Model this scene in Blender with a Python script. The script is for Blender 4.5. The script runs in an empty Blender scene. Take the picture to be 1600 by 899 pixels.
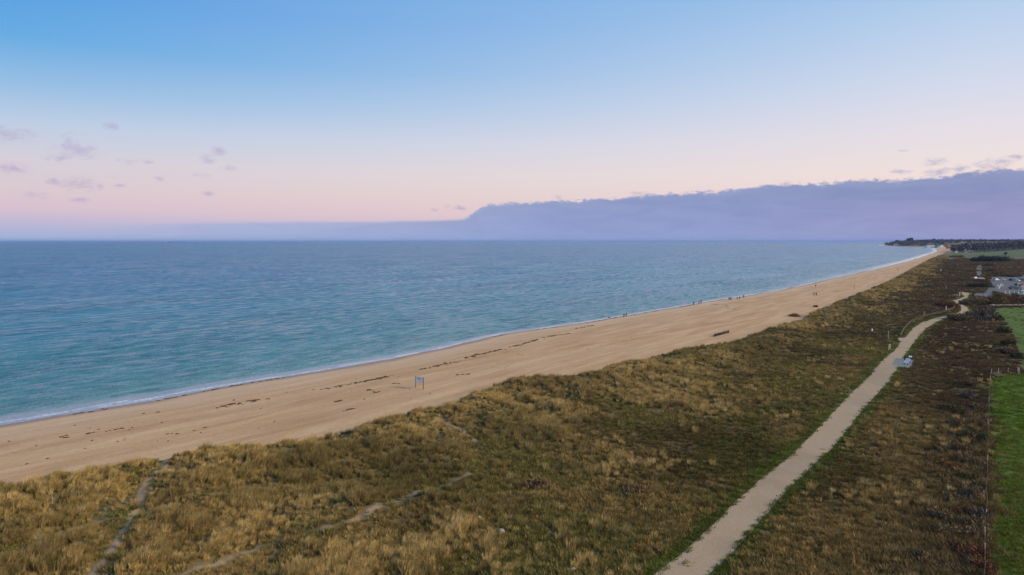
import bpy, bmesh, math, random
import numpy as np
from mathutils import Vector, Matrix

random.seed(7)
rng = np.random.default_rng(7)
R = math.radians
S = bpy.context.scene
COL = S.collection

# ------------------------------------------------------------------ camera
FPX, CX, CY = 1067.0, 800.0, 449.5          # focal length in photo pixels, centre
CAMH = 30.0
PITCH = math.atan((CY - 376.6) / FPX)       # tilt below the horizontal
cam_d = bpy.data.cameras.new('camera')
cam = bpy.data.objects.new('camera', cam_d)
COL.objects.link(cam)
cam.location = (0, 0, CAMH)
cam.rotation_euler = (R(90) - PITCH, 0, 0)
cam_d.sensor_width = 36
cam_d.lens = FPX / 1600 * 36
cam_d.clip_start = 0.5
cam_d.clip_end = 400000
S.camera = cam

# ------------------------------------------------------------------ view
S.view_settings.view_transform = 'Standard'
S.view_settings.look = 'None'
S.view_settings.exposure = 0.0
S.view_settings.gamma = 1.0
S.view_settings.use_curve_mapping = False
SUN_AZ, SUN_EL = 108.0, 24.0                 # azimuth clockwise from +Y, elevation

def lin(c):
    return tuple(((v / 255) / 12.92 if v / 255 <= .04045 else ((v / 255 + .055) / 1.055) ** 2.4) for v in c) + (1.0,)

class NT:
    """small node tree helper"""
    def __init__(s, tree):
        s.t = tree; s.n = tree.nodes; s.l = tree.links
    def add(s, typ, **kw):
        n = s.n.new(typ)
        for k, v in kw.items():
            setattr(n, k, v)
        return n
    def put(s, sock, v):
        if v is None: return
        if isinstance(v, bpy.types.NodeSocket): s.l.new(v, sock)
        else: sock.default_value = v
    def m(s, op, a, b=None, c=None, clamp=False):
        n = s.add('ShaderNodeMath', operation=op); n.use_clamp = clamp
        s.put(n.inputs[0], a); s.put(n.inputs[1], b); s.put(n.inputs[2], c)
        return n.outputs[0]
    def vm(s, op, a, b=None):
        n = s.add('ShaderNodeVectorMath', operation=op)
        s.put(n.inputs[0], a); s.put(n.inputs[1], b)
        return n.outputs['Value'] if op in ('LENGTH', 'DOT_PRODUCT') else n.outputs['Vector']
    def xyz(s, x, y, z):
        n = s.add('ShaderNodeCombineXYZ'); s.put(n.inputs[0], x); s.put(n.inputs[1], y); s.put(n.inputs[2], z)
        return n.outputs[0]
    def mr(s, v, a, b, c=0.0, d=1.0, smooth=False):
        n = s.add('ShaderNodeMapRange'); n.clamp = True
        if smooth: n.interpolation_type = 'SMOOTHSTEP'
        s.put(n.inputs['Value'], v); s.put(n.inputs['From Min'], a); s.put(n.inputs['From Max'], b)
        s.put(n.inputs['To Min'], c); s.put(n.inputs['To Max'], d)
        return n.outputs['Result']
    def ramp(s, v, stops, interp='LINEAR'):
        n = s.add('ShaderNodeValToRGB'); cr = n.color_ramp; cr.interpolation = interp
        while len(cr.elements) > 1: cr.elements.remove(cr.elements[-1])
        first = True
        for p, c in stops:
            if first: e = cr.elements[0]; e.position = p; first = False
            else: e = cr.elements.new(p)
            e.color = c if len(c) == 4 else tuple(c) + (1.0,)
        s.put(n.inputs[0], v)
        return n.outputs[0]
    def mix(s, f, a, b, mode='MIX'):
        n = s.add('ShaderNodeMix', data_type='RGBA', blend_type=mode)
        s.put(n.inputs[0], f); s.put(n.inputs[6], a); s.put(n.inputs[7], b)
        return n.outputs[2]
    def noise(s, vec, scale, detail=4, rough=.55, dist=0.0, col=False):
        n = s.add('ShaderNodeTexNoise'); s.put(n.inputs['Vector'], vec)
        n.inputs['Scale'].default_value = scale; n.inputs['Detail'].default_value = detail
        n.inputs['Roughness'].default_value = rough; n.inputs['Distortion'].default_value = dist
        return n.outputs['Color'] if col else n.outputs[0]

def pix_dir(u, v):
    a = (u - CX) / FPX; b = (CY - v) / FPX
    c, s_ = math.cos(PITCH), math.sin(PITCH)
    return np.array([a, c + b * s_, -s_ + b * c])
def azel(u, v):
    d = pix_dir(u, v)
    return math.degrees(math.atan2(d[0], d[1])), math.degrees(math.atan2(d[2], math.hypot(d[0], d[1])))

# ------------------------------------------------------------------ world sky (dusk)
W = bpy.data.worlds.new('World'); S.world = W; W.use_nodes = True
wt = NT(W.node_tree); W.node_tree.nodes.clear()
co = wt.add('ShaderNodeTexCoord').outputs['Generated']
sp = wt.add('ShaderNodeSeparateXYZ'); wt.put(sp.inputs[0], co)
X, Y, Z = sp.outputs
az = wt.m('MULTIPLY', wt.m('ARCTAN2', X, Y), 180 / math.pi)
el = wt.m('MULTIPLY', wt.m('ARCSINE', Z), 180 / math.pi)
hl = wt.m('SQRT', wt.m('ADD', wt.m('MULTIPLY', X, X), wt.m('MULTIPLY', Y, Y)))
ds = wt.m('DIVIDE', wt.m('ADD', wt.m('MULTIPLY', X, math.sin(R(82))), wt.m('MULTIPLY', Y, math.cos(R(82)))),
          wt.m('MAXIMUM', hl, 1e-4))
side = wt.mr(ds, -.46, .66)
eln = wt.m('DIVIDE', el, 60.0, clamp=True)
def stops(rows):
    return [(max(0.0, e / 60.0), lin(c)) for e, c in rows]
skyL = wt.ramp(eln, stops([(0, (163, 184, 222)), (1.0, (184, 182, 218)), (2.2, (216, 191, 207)), (3.6, (220, 200, 207)), (5.6, (214, 206, 216)),
                           (8.0, (190, 205, 228)), (10.5, (150, 190, 228)), (13.5, (100, 171, 227)), (17, (84, 158, 227)),
                           (20, (98, 160, 226)), (30, (92, 150, 216)), (60, (84, 136, 205))]))
skyR = wt.ramp(eln, stops([(0, (205, 180, 205)), (2.0, (240, 212, 208)), (5.0, (244, 226, 222)), (8.0, (232, 224, 232)), (11, (213, 220, 238)),
                           (15, (188, 210, 238)), (19, (160, 198, 236)), (28, (196, 216, 240)), (60, (165, 192, 226))]))
skyc = wt.mix(side, skyL, skyR)
# faint uneven blue patches high up
cp = wt.xyz(wt.m('MULTIPLY', az, .03), wt.m('MULTIPLY', el, .08), 0.0)
pn = wt.mr(wt.noise(cp, 1.0, 3), .35, .65)
# cloud bank with a ragged top edge, growing towards the right
edge_px = [(-200, 352, ), (0, 357), (120, 355), (250, 348), (400, 346), (600, 345), (724, 342), (736, 336), (744, 326), (762, 319), (800, 315), (880, 312), (980, 306),
           (1060, 300), (1150, 296), (1200, 288), (1300, 283), (1400, 278), (1500, 271), (1600, 263), (1700, 258)]
A0, A1 = -45.0, 45.0
st = []
for u, v in edge_px:
    a_, e_ = azel(u, v)
    st.append(((a_ - A0) / (A1 - A0), (e_ / 12,) * 3 + (1.0,)))
edge = wt.m('MULTIPLY', wt.ramp(wt.mr(az, A0, A1), st), 12.0)
cv = wt.xyz(az, wt.m('MULTIPLY', el, 2.2), 0.0)
n1 = wt.noise(wt.xyz(az, wt.m('MULTIPLY', el, 2.8), 7.0), .36, 6, .62, .8)
n2 = wt.noise(cv, 2.2, 4, .6, .3)
amp = wt.mr(az, -4.6, -3.2, .10, 1.25)
edge_n = wt.m('ADD', edge, wt.m('MULTIPLY', amp, wt.m('ADD', wt.m('MULTIPLY', wt.m('SUBTRACT', n1, .5), 1.05), wt.m('MULTIPLY', wt.m('SUBTRACT', n2, .5), .6))))
bank = wt.mr(wt.m('SUBTRACT', edge_n, el), -.05, .26, smooth=True)
bank = wt.m('MULTIPLY', bank, wt.mr(az, -36, -20, .0, 1.0, smooth=True))
bank = wt.m('MULTIPLY', bank, wt.m('SUBTRACT', 1.0, wt.mr(az, 70, 110, smooth=True)))
depth_b = wt.mr(wt.m('DIVIDE', el, wt.m('MAXIMUM', edge, .3)), 0, 1)
bcol_c = wt.ramp(depth_b, [(0, lin((146, 166, 214))), (.5, lin((138, 152, 204))), (.85, lin((138, 151, 198))), (1, lin((150, 160, 202)))])
bcol_r = wt.ramp(depth_b, [(0, lin((152, 150, 200))), (.45, lin((144, 144, 193))), (.8, lin((128, 138, 184))), (1, lin((142, 150, 190)))])
bcol_l = wt.ramp(depth_b, [(0, lin((160, 180, 222))), (1, lin((176, 182, 218)))])
bcol = wt.mix(wt.mr(az, -18, 6), bcol_l, wt.mix(wt.mr(az, 12, 34), bcol_c, bcol_r))
bn = wt.mr(wt.noise(wt.xyz(wt.m('MULTIPLY', az, .22), wt.m('MULTIPLY', el, 1.1), 0.0), 1.0, 6, .6, .8), .32, .68)
bcol = wt.mix(.17, bcol, wt.mix(bn, lin((120, 134, 186)), lin((178, 184, 226))))
# lit rim on the bank towards the sunset
rimd = wt.m('ABSOLUTE', wt.m('SUBTRACT', wt.m('SUBTRACT', el, edge_n), .12))
rim = wt.m('MULTIPLY', wt.mr(rimd, 0, .26, 1, 0), wt.m('MULTIPLY', wt.mr(az, 20, 33), wt.mr(n1, .45, .6)))
skyc = wt.mix(wt.m('MULTIPLY', rim, .6), skyc, lin((255, 214, 198)))
skyc = wt.mix(bank, skyc, bcol)
# small loose cloud puffs: pixel centre, half sizes
puffs = [(10, 210, 27, 11), (119, 236, 27, 12), (94, 247, 19, 5), (108, 219, 9, 9), (173, 199, 10, 6), (200, 252, 13, 5), (231, 253, 8, 4),
         (341, 236, 11, 8), (325, 249, 11, 7), (356, 264, 11, 5), (316, 275, 12, 5), (250, 279, 9, 5), (181, 275, 9, 3), (83, 283, 9, 10),
         (122, 288, 22, 10), (59, 305, 14, 6), (123, 312, 11, 5), (19, 263, 18, 8), (155, 290, 6, 6), (187, 290, 9, 3), (325, 303, 11, 4),
         (720, 326, 13, 6), (698, 323, 7, 5), (680, 327, 7, 4), (872, 310, 9, 5), (1461, 253, 15, 6), (1562, 253, 18, 6), (1500, 263, 9, 6),
         (1540, 260, 18, 6), (1589, 246, 12, 4), (1409, 236, 7, 2), (1465, 268, 16, 7), (1408, 268, 14, 4), (1225, 288, 14, 5), (1000, 302, 14, 4)]
ppd = FPX * math.pi / 180
vae = wt.xyz(az, el, 0.0)
acc = None
for u, v, w_, h_ in puffs:
    a_, e_ = azel(u, v)
    f = 1.25 / math.cos(R(a_)) ** 1
    d_ = wt.vm('MULTIPLY', wt.vm('SUBTRACT', vae, (a_, e_, 0)), (ppd / (w_ * 1.35), ppd / (h_ * 1.35), 0))
    fall = wt.m('SUBTRACT', 1.0, wt.vm('LENGTH', d_))
    acc = fall if acc is None else wt.m('MAXIMUM', acc, fall)
n3 = wt.noise(wt.xyz(az, wt.m('MULTIPLY', el, 1.9), 3.0), 1.25, 7, .66, .5)
pm = wt.mr(wt.m('ADD', acc, wt.m('MULTIPLY', wt.m('SUBTRACT', n3, .52), 3.4)), -.05, 1.5, smooth=True)
pm = wt.m('MULTIPLY', pm, wt.mr(acc, 0, .25))
pcol = wt.mix(wt.mr(az, -10, 20), lin((181, 166, 203)), lin((158, 160, 200)))
skyc = wt.mix(wt.m('MULTIPLY', pm, .72), skyc, pcol)
nish = wt.add('ShaderNodeTexSky', sky_type='NISHITA')
nish.sun_disc = False; nish.sun_elevation = R(SUN_EL); nish.sun_rotation = R(SUN_AZ)
nish.air_density = 1.0; nish.dust_density = 1.0; nish.ozone_density = 1.0
bg1 = wt.add('ShaderNodeBackground'); wt.put(bg1.inputs[0], skyc); bg1.inputs[1].default_value = .94
bg2 = wt.add('ShaderNodeBackground'); wt.put(bg2.inputs[0], nish.outputs[0]); bg2.inputs[1].default_value = .008
ad = wt.add('ShaderNodeAddShader'); wt.l.new(bg1.outputs[0], ad.inputs[0]); wt.l.new(bg2.outputs[0], ad.inputs[1])
wo = wt.add('ShaderNodeOutputWorld'); wt.l.new(ad.outputs[0], wo.inputs[0])

sl = bpy.data.lights.new('sun', 'SUN'); sun = bpy.data.objects.new('sun', sl); COL.objects.link(sun)
sl.energy = 4.8; sl.angle = R(16); sl.color = (1.0, .76, .46)
sd = Vector((math.sin(R(SUN_AZ)) * math.cos(R(SUN_EL)), math.cos(R(SUN_AZ)) * math.cos(R(SUN_EL)), math.sin(R(SUN_EL))))
sun.rotation_euler = sd.to_track_quat('Z', 'Y').to_euler()

# ------------------------------------------------------------------ geography
def P(u, v, z=0.0):
    d = pix_dir(u, v); t = (z - CAMH) / d[2]
    return np.array([d[0] * t, d[1] * t])
coast_px = [(0, 665), (60, 655), (128, 644), (185, 635), (241, 626), (320, 610), (388, 598), (490, 582), (600, 563.5), (694, 544), (787, 522),
            (860, 512), (922, 503), (1012, 488), (1125, 468.5), (1200, 457), (1252, 447), (1287, 438.7), (1322, 431), (1360, 422.5), (1382, 417.2),
            (1397, 413), (1408, 410.6), (1421, 407.5), (1431, 404.6), (1440, 401.5), (1449, 398.4), (1457, 396.2), (1463.5, 393.6), (1464, 391), (1459, 389)]
coast = [P(u, v) for u, v in coast_px]
d0 = coast[0] - coast[3]; d0 = d0 / np.linalg.norm(d0)
coast = [coast[0] + d0 * 900, coast[0] + d0 * 200] + coast
coast += [np.array(p) for p in ((1905, 3050), (1990, 3330), (2050, 3650), (2230, 4100), (2460, 4560), (2660, 4950), (3600, 6200), (7000, 8000), (20000, 12000))]
land_poly = coast + [np.array((20000., -5000.)), np.array((coast[0][0], -5000.))]
dune_px = [(0, 750), (75, 741), (110, 733), (151, 722), (211, 709), (270, 701), (339, 694), (452, 681), (528, 665.6), (600, 650.5), (662, 633.5), (700, 626),
           (734, 613), (786, 592), (858, 586), (911, 581), (981, 560), (1038, 547), (1111, 534), (1160, 527), (1180, 518), (1216, 505), (1252, 497),
           (1271, 487), (1320, 464), (1357, 453), (1378, 443), (1398, 433), (1415, 425), (1422, 420), (1440, 410.5), (1453, 403.8), (1464, 399.7), (1480, 393.5)]
dune = [P(u, v, 3.6) for u, v in dune_px]
d1 = dune[0] - dune[4]; d1 = d1 / np.linalg.norm(d1)
dune = [dune[0] + d1 * 900, dune[0] + d1 * 60] + dune
dune += [np.array(p) for p in ((1800, 2620), (1935, 3020), (2012, 3320), (2072, 3640), (2252, 4090), (2482, 4545), (2682, 4935), (3620, 6180), (7020, 7980), (20000, 11980))]
dune_poly = dune + [np.array((20000., -5000.)), np.array((dune[0][0], -5000.))]
heath_px = [(150, 985), (300, 905), (450, 850), (600, 805), (700, 785), (760, 745), (850, 700), (960, 650), (1060, 610), (1180, 560), (1262, 520), (1330, 490), (1400, 457), (1440, 433),
            (1462, 410), (1476, 400), (1484, 396)]
heath = [P(u, v, 2.3) for u, v in heath_px]
d2 = heath[0] - heath[3]; d2 = d2 / np.linalg.norm(d2)
heath = [heath[0] + d2 * 900] + heath + [np.array(p) for p in ((2000, 2600), (2300, 3400), (20000, 9000))]
heath_poly = heath + [np.array((20000., -5000.)), np.array((heath[0][0], -5000.))]
PZ = 2.0
pathL_px = [(1022.6, 899), (1068, 865), (1110, 824), (1151, 784), (1185, 752), (1241, 707), (1279, 669), (1328, 616.6), (1358, 588), (1381, 561), (1398, 548),
            (1409, 532), (1420, 521), (1427, 513), (1439, 505), (1457, 498.6), (1486, 491.5), (1497, 489), (1502, 485), (1501, 480), (1494, 474), (1488.5, 470), (1499, 467), (1506, 464), (1503, 459), (1503, 456.5)]
pathR_px = [(1113, 899), (1150, 855), (1189, 812), (1220, 778), (1243, 754), (1302, 699.5), (1351, 637), (1388, 597), (1400, 579), (1410, 560), (1421, 544.5),
            (1428, 535), (1436, 526), (1446, 514), (1460, 505), (1475, 498), (1489, 494), (1508, 491.5), (1514.5, 486), (1512, 481), (1504, 476), (1497, 471), (1504, 469), (1513, 465), (1514, 460), (1514, 458.5)]
pL = [P(u, v, PZ) for u, v in pathL_px]; pR = [P(u, v, PZ) for u, v in pathR_px]
ext = (pL[0] - pL[3]); ext /= np.linalg.norm(ext)
pL = [pL[0] + ext * 90] + pL; pR = [pR[0] + ext * 90 - np.array([0, 0])] + pR
path_c = [(a + b) / 2 for a, b in zip(pL, pR)]
path_poly = pL + pR[::-1]
trailA = [P(u, v, 2.3) for u, v in [(120, 930), (145, 896), (162, 877), (181, 850), (200, 816), (220, 786), (220, 767), (236, 747), (256, 733), (262, 716)]]
trailB = [P(u, v, 2.3) for u, v in [(180, 930), (294, 895), (407, 856), (547, 816), (613, 786), (681, 763), (734, 741), (737, 730), (757, 703), (741, 688), (711, 667), (681, 652), (664, 642)]]
trailC = [P(u, v, 2.3) for u, v in [(-40, 880), (0, 866), (75, 841), (143, 820), (200, 801)]]
carpark = [P(u, v, PZ) for u, v in [(1549, 433.5), (1575, 431.5), (1640, 430), (1760, 430), (1760, 462), (1640, 462.5), (1578, 461.5), (1560, 457), (1545, 453), (1551, 446), (1547, 440)]]
road_a = [P(u, v, PZ) for u, v in [(1521, 459.5), (1538, 458), (1543, 453), (1541, 449), (1549, 448), (1552, 456), (1547, 462), (1538, 463.5), (1521, 462.5)]]
road_b = [P(u, v, PZ) for u, v in [(1527, 431), (1524.5, 421), (1528, 415), (1535, 414.5), (1534, 421), (1533, 431)]]
road_c = [P(u, v, PZ) for u, v in [(1486, 460.5), (1499, 460.5), (1499, 463), (1487, 462.6)]]
pad = [P(u, v, PZ) for u, v in [(1400, 560), (1411, 560.5), (1429, 563), (1424, 576), (1401, 573), (1393, 569)]]
spur = [P(u, v, PZ) for u, v in [(1402, 530), (1405, 528.4), (1419, 528.6), (1412, 535), (1405, 533)]]
flats = [carpark, road_a, road_b, road_c, pad, spur]
fieldA = [P(u, v, PZ) for u, v in [(1538, 1000), (1543, 760), (1545.5, 650), (1546.5, 589), (1570, 586), (1600, 584), (1800, 578), (2300, 1000)]]
fieldB = [P(u, v, PZ) for u, v in [(1552, 482), (1557, 492), (1572, 505), (1583, 525), (1588, 545), (1594, 562), (1596, 580), (1720, 577), (1850, 480), (1700, 479), (1600, 481)]]
fieldC = [P(u, v, 5) for u, v in [(1478, 401), (1493, 392), (1505, 389.5), (1750, 389.5), (1780, 403), (1640, 404), (1560, 404), (1500, 400.5), (1485, 402.5)]]
meadow = [P(u, v, 3) for u, v in [(1553, 406), (1600, 404), (1800, 404), (1800, 430), (1600, 430), (1560, 430), (1548, 427)]]

def segdist(x, y, pts, closed=False):
    best = np.full(x.shape, 1e12)
    n = len(pts)
    for i in range(n if closed else n - 1):
        a = pts[i]; b = pts[(i + 1) % n]
        dx, dy = b[0] - a[0], b[1] - a[1]
        L = dx * dx + dy * dy + 1e-9
        t = np.clip(((x - a[0]) * dx + (y - a[1]) * dy) / L, 0, 1)
        q = (x - a[0] - t * dx) ** 2 + (y - a[1] - t * dy) ** 2
        np.minimum(best, q, out=best)
    return np.sqrt(best)
def inside(x, y, poly):
    r = np.zeros(x.shape, bool); n = len(poly)
    for i in range(n):
        a = poly[i]; b = poly[(i + 1) % n]
        if a[1] == b[1]: continue
        c = ((a[1] > y) != (b[1] > y)) & (x < (b[0] - a[0]) * (y - a[1]) / (b[1] - a[1]) + a[0])
        r ^= c
    return r
def sdist(x, y, line, poly):
    d = segdist(x, y, line); return np.where(inside(x, y, poly), d, -d)
def polymask(x, y, poly, soft):
    d = segdist(x, y, poly, True); d = np.where(inside(x, y, poly), d, -d)
    return np.clip(d / soft + .5, 0, 1)
def sm(a, b, v):
    t = np.clip((v - a) / (b - a), 0, 1); return t * t * (3 - 2 * t)
def h01(ix, iy, s):
    v = np.sin(ix * 127.1 + iy * 311.7 + s * 74.7) * 43758.5453
    return v - np.floor(v)
def vn(x, y, s=0):
    ix = np.floor(x); iy = np.floor(y); fx = x - ix; fy = y - iy
    fx = fx * fx * (3 - 2 * fx); fy = fy * fy * (3 - 2 * fy)
    a = h01(ix, iy, s); b = h01(ix + 1, iy, s); c = h01(ix, iy + 1, s); d = h01(ix + 1, iy + 1, s)
    return (a + (b - a) * fx) * (1 - fy) + (c + (d - c) * fx) * fy
def fbm(x, y, s=0, o=4):
    r = 0; a = .5; t = 0
    for i in range(o):
        r = r + a * vn(x, y, s + i); t += a; a *= .5; x = x * 2.03 + 11.3; y = y * 2.03 + 5.7
    return r / t

def geo(x, y):
    x = np.asarray(x, float); y = np.asarray(y, float)
    dist = np.hypot(x, y)
    near = dist < 2500
    d = sdist(x, y, coast, land_poly)
    d = d + (fbm(x / 7, y / 7, 40, 3) - .5) * 1.6 * sm(0, 200, dist) + (fbm(x / 45, y / 45, 41, 2) - .5) * 5 * sm(150, 500, dist)
    e = sdist(x, y, dune, dune_poly)
    e = e + (fbm(x / 5, y / 5, 3, 3) - .5) * 3.0 * (1 - sm(500, 900, dist))
    hs = sdist(x, y, heath, heath_poly)
    mh = sm(-9, 9, hs + (fbm(x / 16, y / 16, 9, 4) - .5) * 34)
    pd = np.where(inside(x, y, path_poly), 0, segdist(x, y, path_poly, True))
    flat = 1 - sm(1.5, 7.0, pd)
    hard = np.zeros(x.shape)
    for f in flats:
        q = np.where(inside(x, y, f), 0, segdist(x, y, f, True))
        soft = 3.0 if f is not carpark else 8.0
        flat = np.maximum(flat, 1 - sm(.8, soft, q)); hard = np.maximum(hard, (q <= 0) * 1.0)
    tr = np.minimum(np.minimum(segdist(x, y, trailA), segdist(x, y, trailB)), segdist(x, y, trailC) + .3)
    trail = 1 - sm(.14, .54, tr + (fbm(x / .9, y / .9, 55, 2) - .5) * .35)
    fa = np.clip(polymask(x, y, fieldA, 2.4) + (fbm(x / 1.6, y / 1.6, 97, 3) - .5) * 1.1 * (polymask(x, y, fieldA, 4.0) < 1), 0, 1); fb = polymask(x, y, fieldB, 3.0); fc = polymask(x, y, fieldC, 40.0); me = polymask(x, y, meadow, 20.0)
    flatf = np.maximum(np.maximum(fa, fb), np.maximum(fc, me) * .7)
    flat2 = np.maximum(flat, flatf)
    zb = np.where(d > 0, 1.7 * (1 - np.exp(-np.clip(d, 0, 400) * .035)), np.maximum(d * .055, -7)) + (fbm(x / 12, y / 12, 17, 3) - .5) * .16 * sm(3, 12, d)
    ridge = np.exp(-((e - 5.5) / 6.5) ** 2) * 1.15 * (.45 + fbm(x / 22, y / 22, 23, 2))
    hum = (fbm(x / 8.5, y / 8.5, 5, 3) - .42) * 3.1
    gully = 1 - sm(.3, 3.2, tr)
    zl = 2.0 + (1 - flat2) * ((ridge + hum * (1 - mh) * (1 - sm(500, 900, dist)) - .15 * gully * (1 - mh)) + mh * (fbm(x / 6, y / 6, 31, 4) - .5) * 1.0)
    k = sm(-3.2, 2.2, e)
    z = zb * (1 - k) + np.maximum(zl, 1.2) * k
    z = z + 10.5 * sm(650, 1650, dist) * sm(25, 260, e) * sm(1100, 800, -x + 0 * y + 0) * (1 - sm(2600, 3000, dist) * .2)
    z = z + 14 * sm(2, 80, e) * sm(2700, 3500, dist) + 9 * sm(1780, 2050, dist) * sm(60, 300, e) * (1 - sm(2500, 2800, dist))
    return dict(d=d, e=e, mh=mh, pd=pd, z=z, hard=hard, trail=trail, fa=fa, fb=fb, fc=fc, me=me, dist=dist, tr=tr, hs=hs)
def ground(u, v):
    """the ground point seen at a pixel of the survey photograph, used once to site things"""
    z = 1.5
    for _ in range(12):
        p = P(u, v, z); zn = float(geo([p[0]], [p[1]])['z'][0]); z = .5 * z + .5 * zn
    p = P(u, v, z); return (float(p[0]), float(p[1]), float(geo([p[0]], [p[1]])['z'][0]))
def seat(px): return [np.array(ground(u, v)[:2]) for u, v in px]
trailA = seat([(120, 930), (145, 896), (162, 877), (181, 850), (200, 816), (220, 786), (220, 767), (236, 747), (256, 733), (262, 722)])
trailB = seat([(180, 930), (294, 895), (407, 856), (547, 816), (613, 786), (681, 763), (734, 741), (737, 730), (757, 703), (741, 688), (711, 667), (681, 652)])
trailC = seat([(-40, 880), (0, 866), (75, 841), (143, 820), (190, 804)])
def gz(x, y): return float(geo([x], [y])['z'][0])

# ------------------------------------------------------------------ mesh helpers
def tag(o, label=None, cat=None, group=None, kind=None):
    if label: o['label'] = label
    if cat: o['category'] = cat
    if group: o['group'] = group
    if kind: o['kind'] = kind
    return o
def link(name, me, mat=None, parent=None, loc=None, rz=0):
    o = bpy.data.objects.new(name, me); COL.objects.link(o)
    if mat is not None and me is not None and len(me.materials) == 0: me.materials.append(mat)
    if parent is not None: o.parent = parent
    if loc is not None: o.location = loc
    if rz: o.rotation_euler = (0, 0, rz)
    return o
def np_mesh(name, V, F, smooth=False):
    V = np.asarray(V, np.float32); F = np.asarray(F, np.int32)
    me = bpy.data.meshes.new(name); k = F.shape[1]
    me.vertices.add(len(V)); me.vertices.foreach_set('co', V.ravel())
    me.loops.add(F.size); me.loops.foreach_set('vertex_index', F.ravel())
    me.polygons.add(len(F)); me.polygons.foreach_set('loop_start', np.arange(0, F.size, k, dtype=np.int32))
    if smooth: me.polygons.foreach_set('use_smooth', np.ones(len(F), bool))
    me.update(calc_edges=True)
    return me
def attr(me, name, vals):
    a = me.attributes.new(name, 'FLOAT', 'POINT'); a.data.foreach_set('value', np.asarray(vals, np.float32))

def polar(azs, rs):
    A, Rr = np.meshgrid(np.radians(azs), rs)
    x = np.sin(A) * Rr; y = np.cos(A) * Rr
    nr, na = A.shape
    i = np.arange(nr * na).reshape(nr, na)
    F = np.stack([i[:-1, :-1], i[:-1, 1:], i[1:, 1:], i[1:, :-1]], -1).reshape(-1, 4)
    return x.ravel(), y.ravel(), F
def azlist(fine, a0=-43, a1=43):
    return np.concatenate([np.linspace(-180, a0, 40)[:-1], np.linspace(a0, a1, fine), np.linspace(a1, 180, 40)[1:]])

def mat(name, nodes=True):
    m = bpy.data.materials.new(name); m.use_nodes = True
    t = NT(m.node_tree); b = m.node_tree.nodes['Principled BSDF']
    return m, t, b
def A_(t, name, typ='GEOMETRY'):
    n = t.add('ShaderNodeAttribute'); n.attribute_name = name; n.attribute_type = typ
    return n
def fac(t, name): return A_(t, name).outputs['Fac']

# ------------------------------------------------------------------ ground
gx, gy, GF = polar(azlist(940), np.concatenate([[.01, 8, 20], np.geomspace(35, 6200, 820), [9000, 20000]]))
g = geo(gx, gy)
keep = (g['d'] > -60)
kf = keep[GF].all(1)
GF2 = GF[kf]
used = np.zeros(len(gx), bool); used[GF2.ravel()] = True
idx = np.cumsum(used) - 1
me = np_mesh('ground', np.stack([gx, gy, g['z']], -1)[used], idx[GF2], True)
for k_ in ('d', 'e', 'mh', 'trail', 'fa', 'fb', 'fc', 'me', 'pd', 'tr'):
    attr(me, k_, np.clip(g[k_][used], -500, 500))
M_g, t, b = mat('ground_soil')
pos = t.add('ShaderNodeNewGeometry').outputs['Position']
D, E, MH = fac(t, 'd'), fac(t, 'e'), fac(t, 'mh')
ca, sa = math.cos(R(37.4)), math.sin(R(37.4))
sx = t.add('ShaderNodeSeparateXYZ'); t.put(sx.inputs[0], pos)
along = t.m('ADD', t.m('MULTIPLY', sx.outputs[0], sa), t.m('MULTIPLY', sx.outputs[1], ca))
across = t.m('SUBTRACT', t.m('MULTIPLY', sx.outputs[0], ca), t.m('MULTIPLY', sx.outputs[1], sa))
sv = t.xyz(t.m('MULTIPLY', along, .12), across, 0.0)
s1 = t.noise(sv, .28, 5, .6, .4); s2 = t.noise(pos, 1.7, 5, .7); s3 = t.noise(pos, .05, 3, .5)
s4 = t.noise(t.xyz(t.m('MULTIPLY', along, .3), across, 0.0), 1.1, 4, .7, .6)
sand = t.ramp(s1, [(.32, (.40, .25, .135)), (.5, (.51, .338, .188)), (.66, (.60, .43, .26))])
sand = t.mix(t.mr(s2, .3, .75), t.mix(1.0, sand, (.80, .77, .74, 1), 'MULTIPLY'), sand)
sand = t.mix(t.mr(s4, .55, .75, 0, .35), sand, (.35, .205, .125, 1))
sand = t.mix(t.mr(s3, .4, .6, 0, .35), sand, (.50, .345, .22, 1))
# pale damp band, rosy just above the water, dark wet lip
sand = t.mix(t.mr(D, 14, 5, 0, .55), sand, (.56, .43, .31, 1))
sand = t.mix(t.mr(t.m('ADD', D, t.m('MULTIPLY', s1, 3.)), 5.5, 3.2, 0, .55), sand, (.45, .28, .17, 1))
sand = t.mix(t.mr(t.m('ADD', D, t.m('MULTIPLY', t.m('SUBTRACT', s1, .5), 4.0)), 3.2, 1.6, 0, .45), sand, (.20, .13, .09, 1))
sand = t.mix(t.mr(D, 1.1, .2, 0, .8), sand, (.10, .07, .055, 1))
prints = t.noise(t.xyz(t.m('MULTIPLY', along, .55), across, 2.0), 2.2, 5, .8, .5)
sand = t.mix(t.m('MULTIPLY', t.mr(prints, .52, .66), t.mr(s3, .35, .6, .15, .55)), sand, t.mix(1.0, sand, (.66, .60, .55, 1), 'MULTIPLY'))
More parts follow.
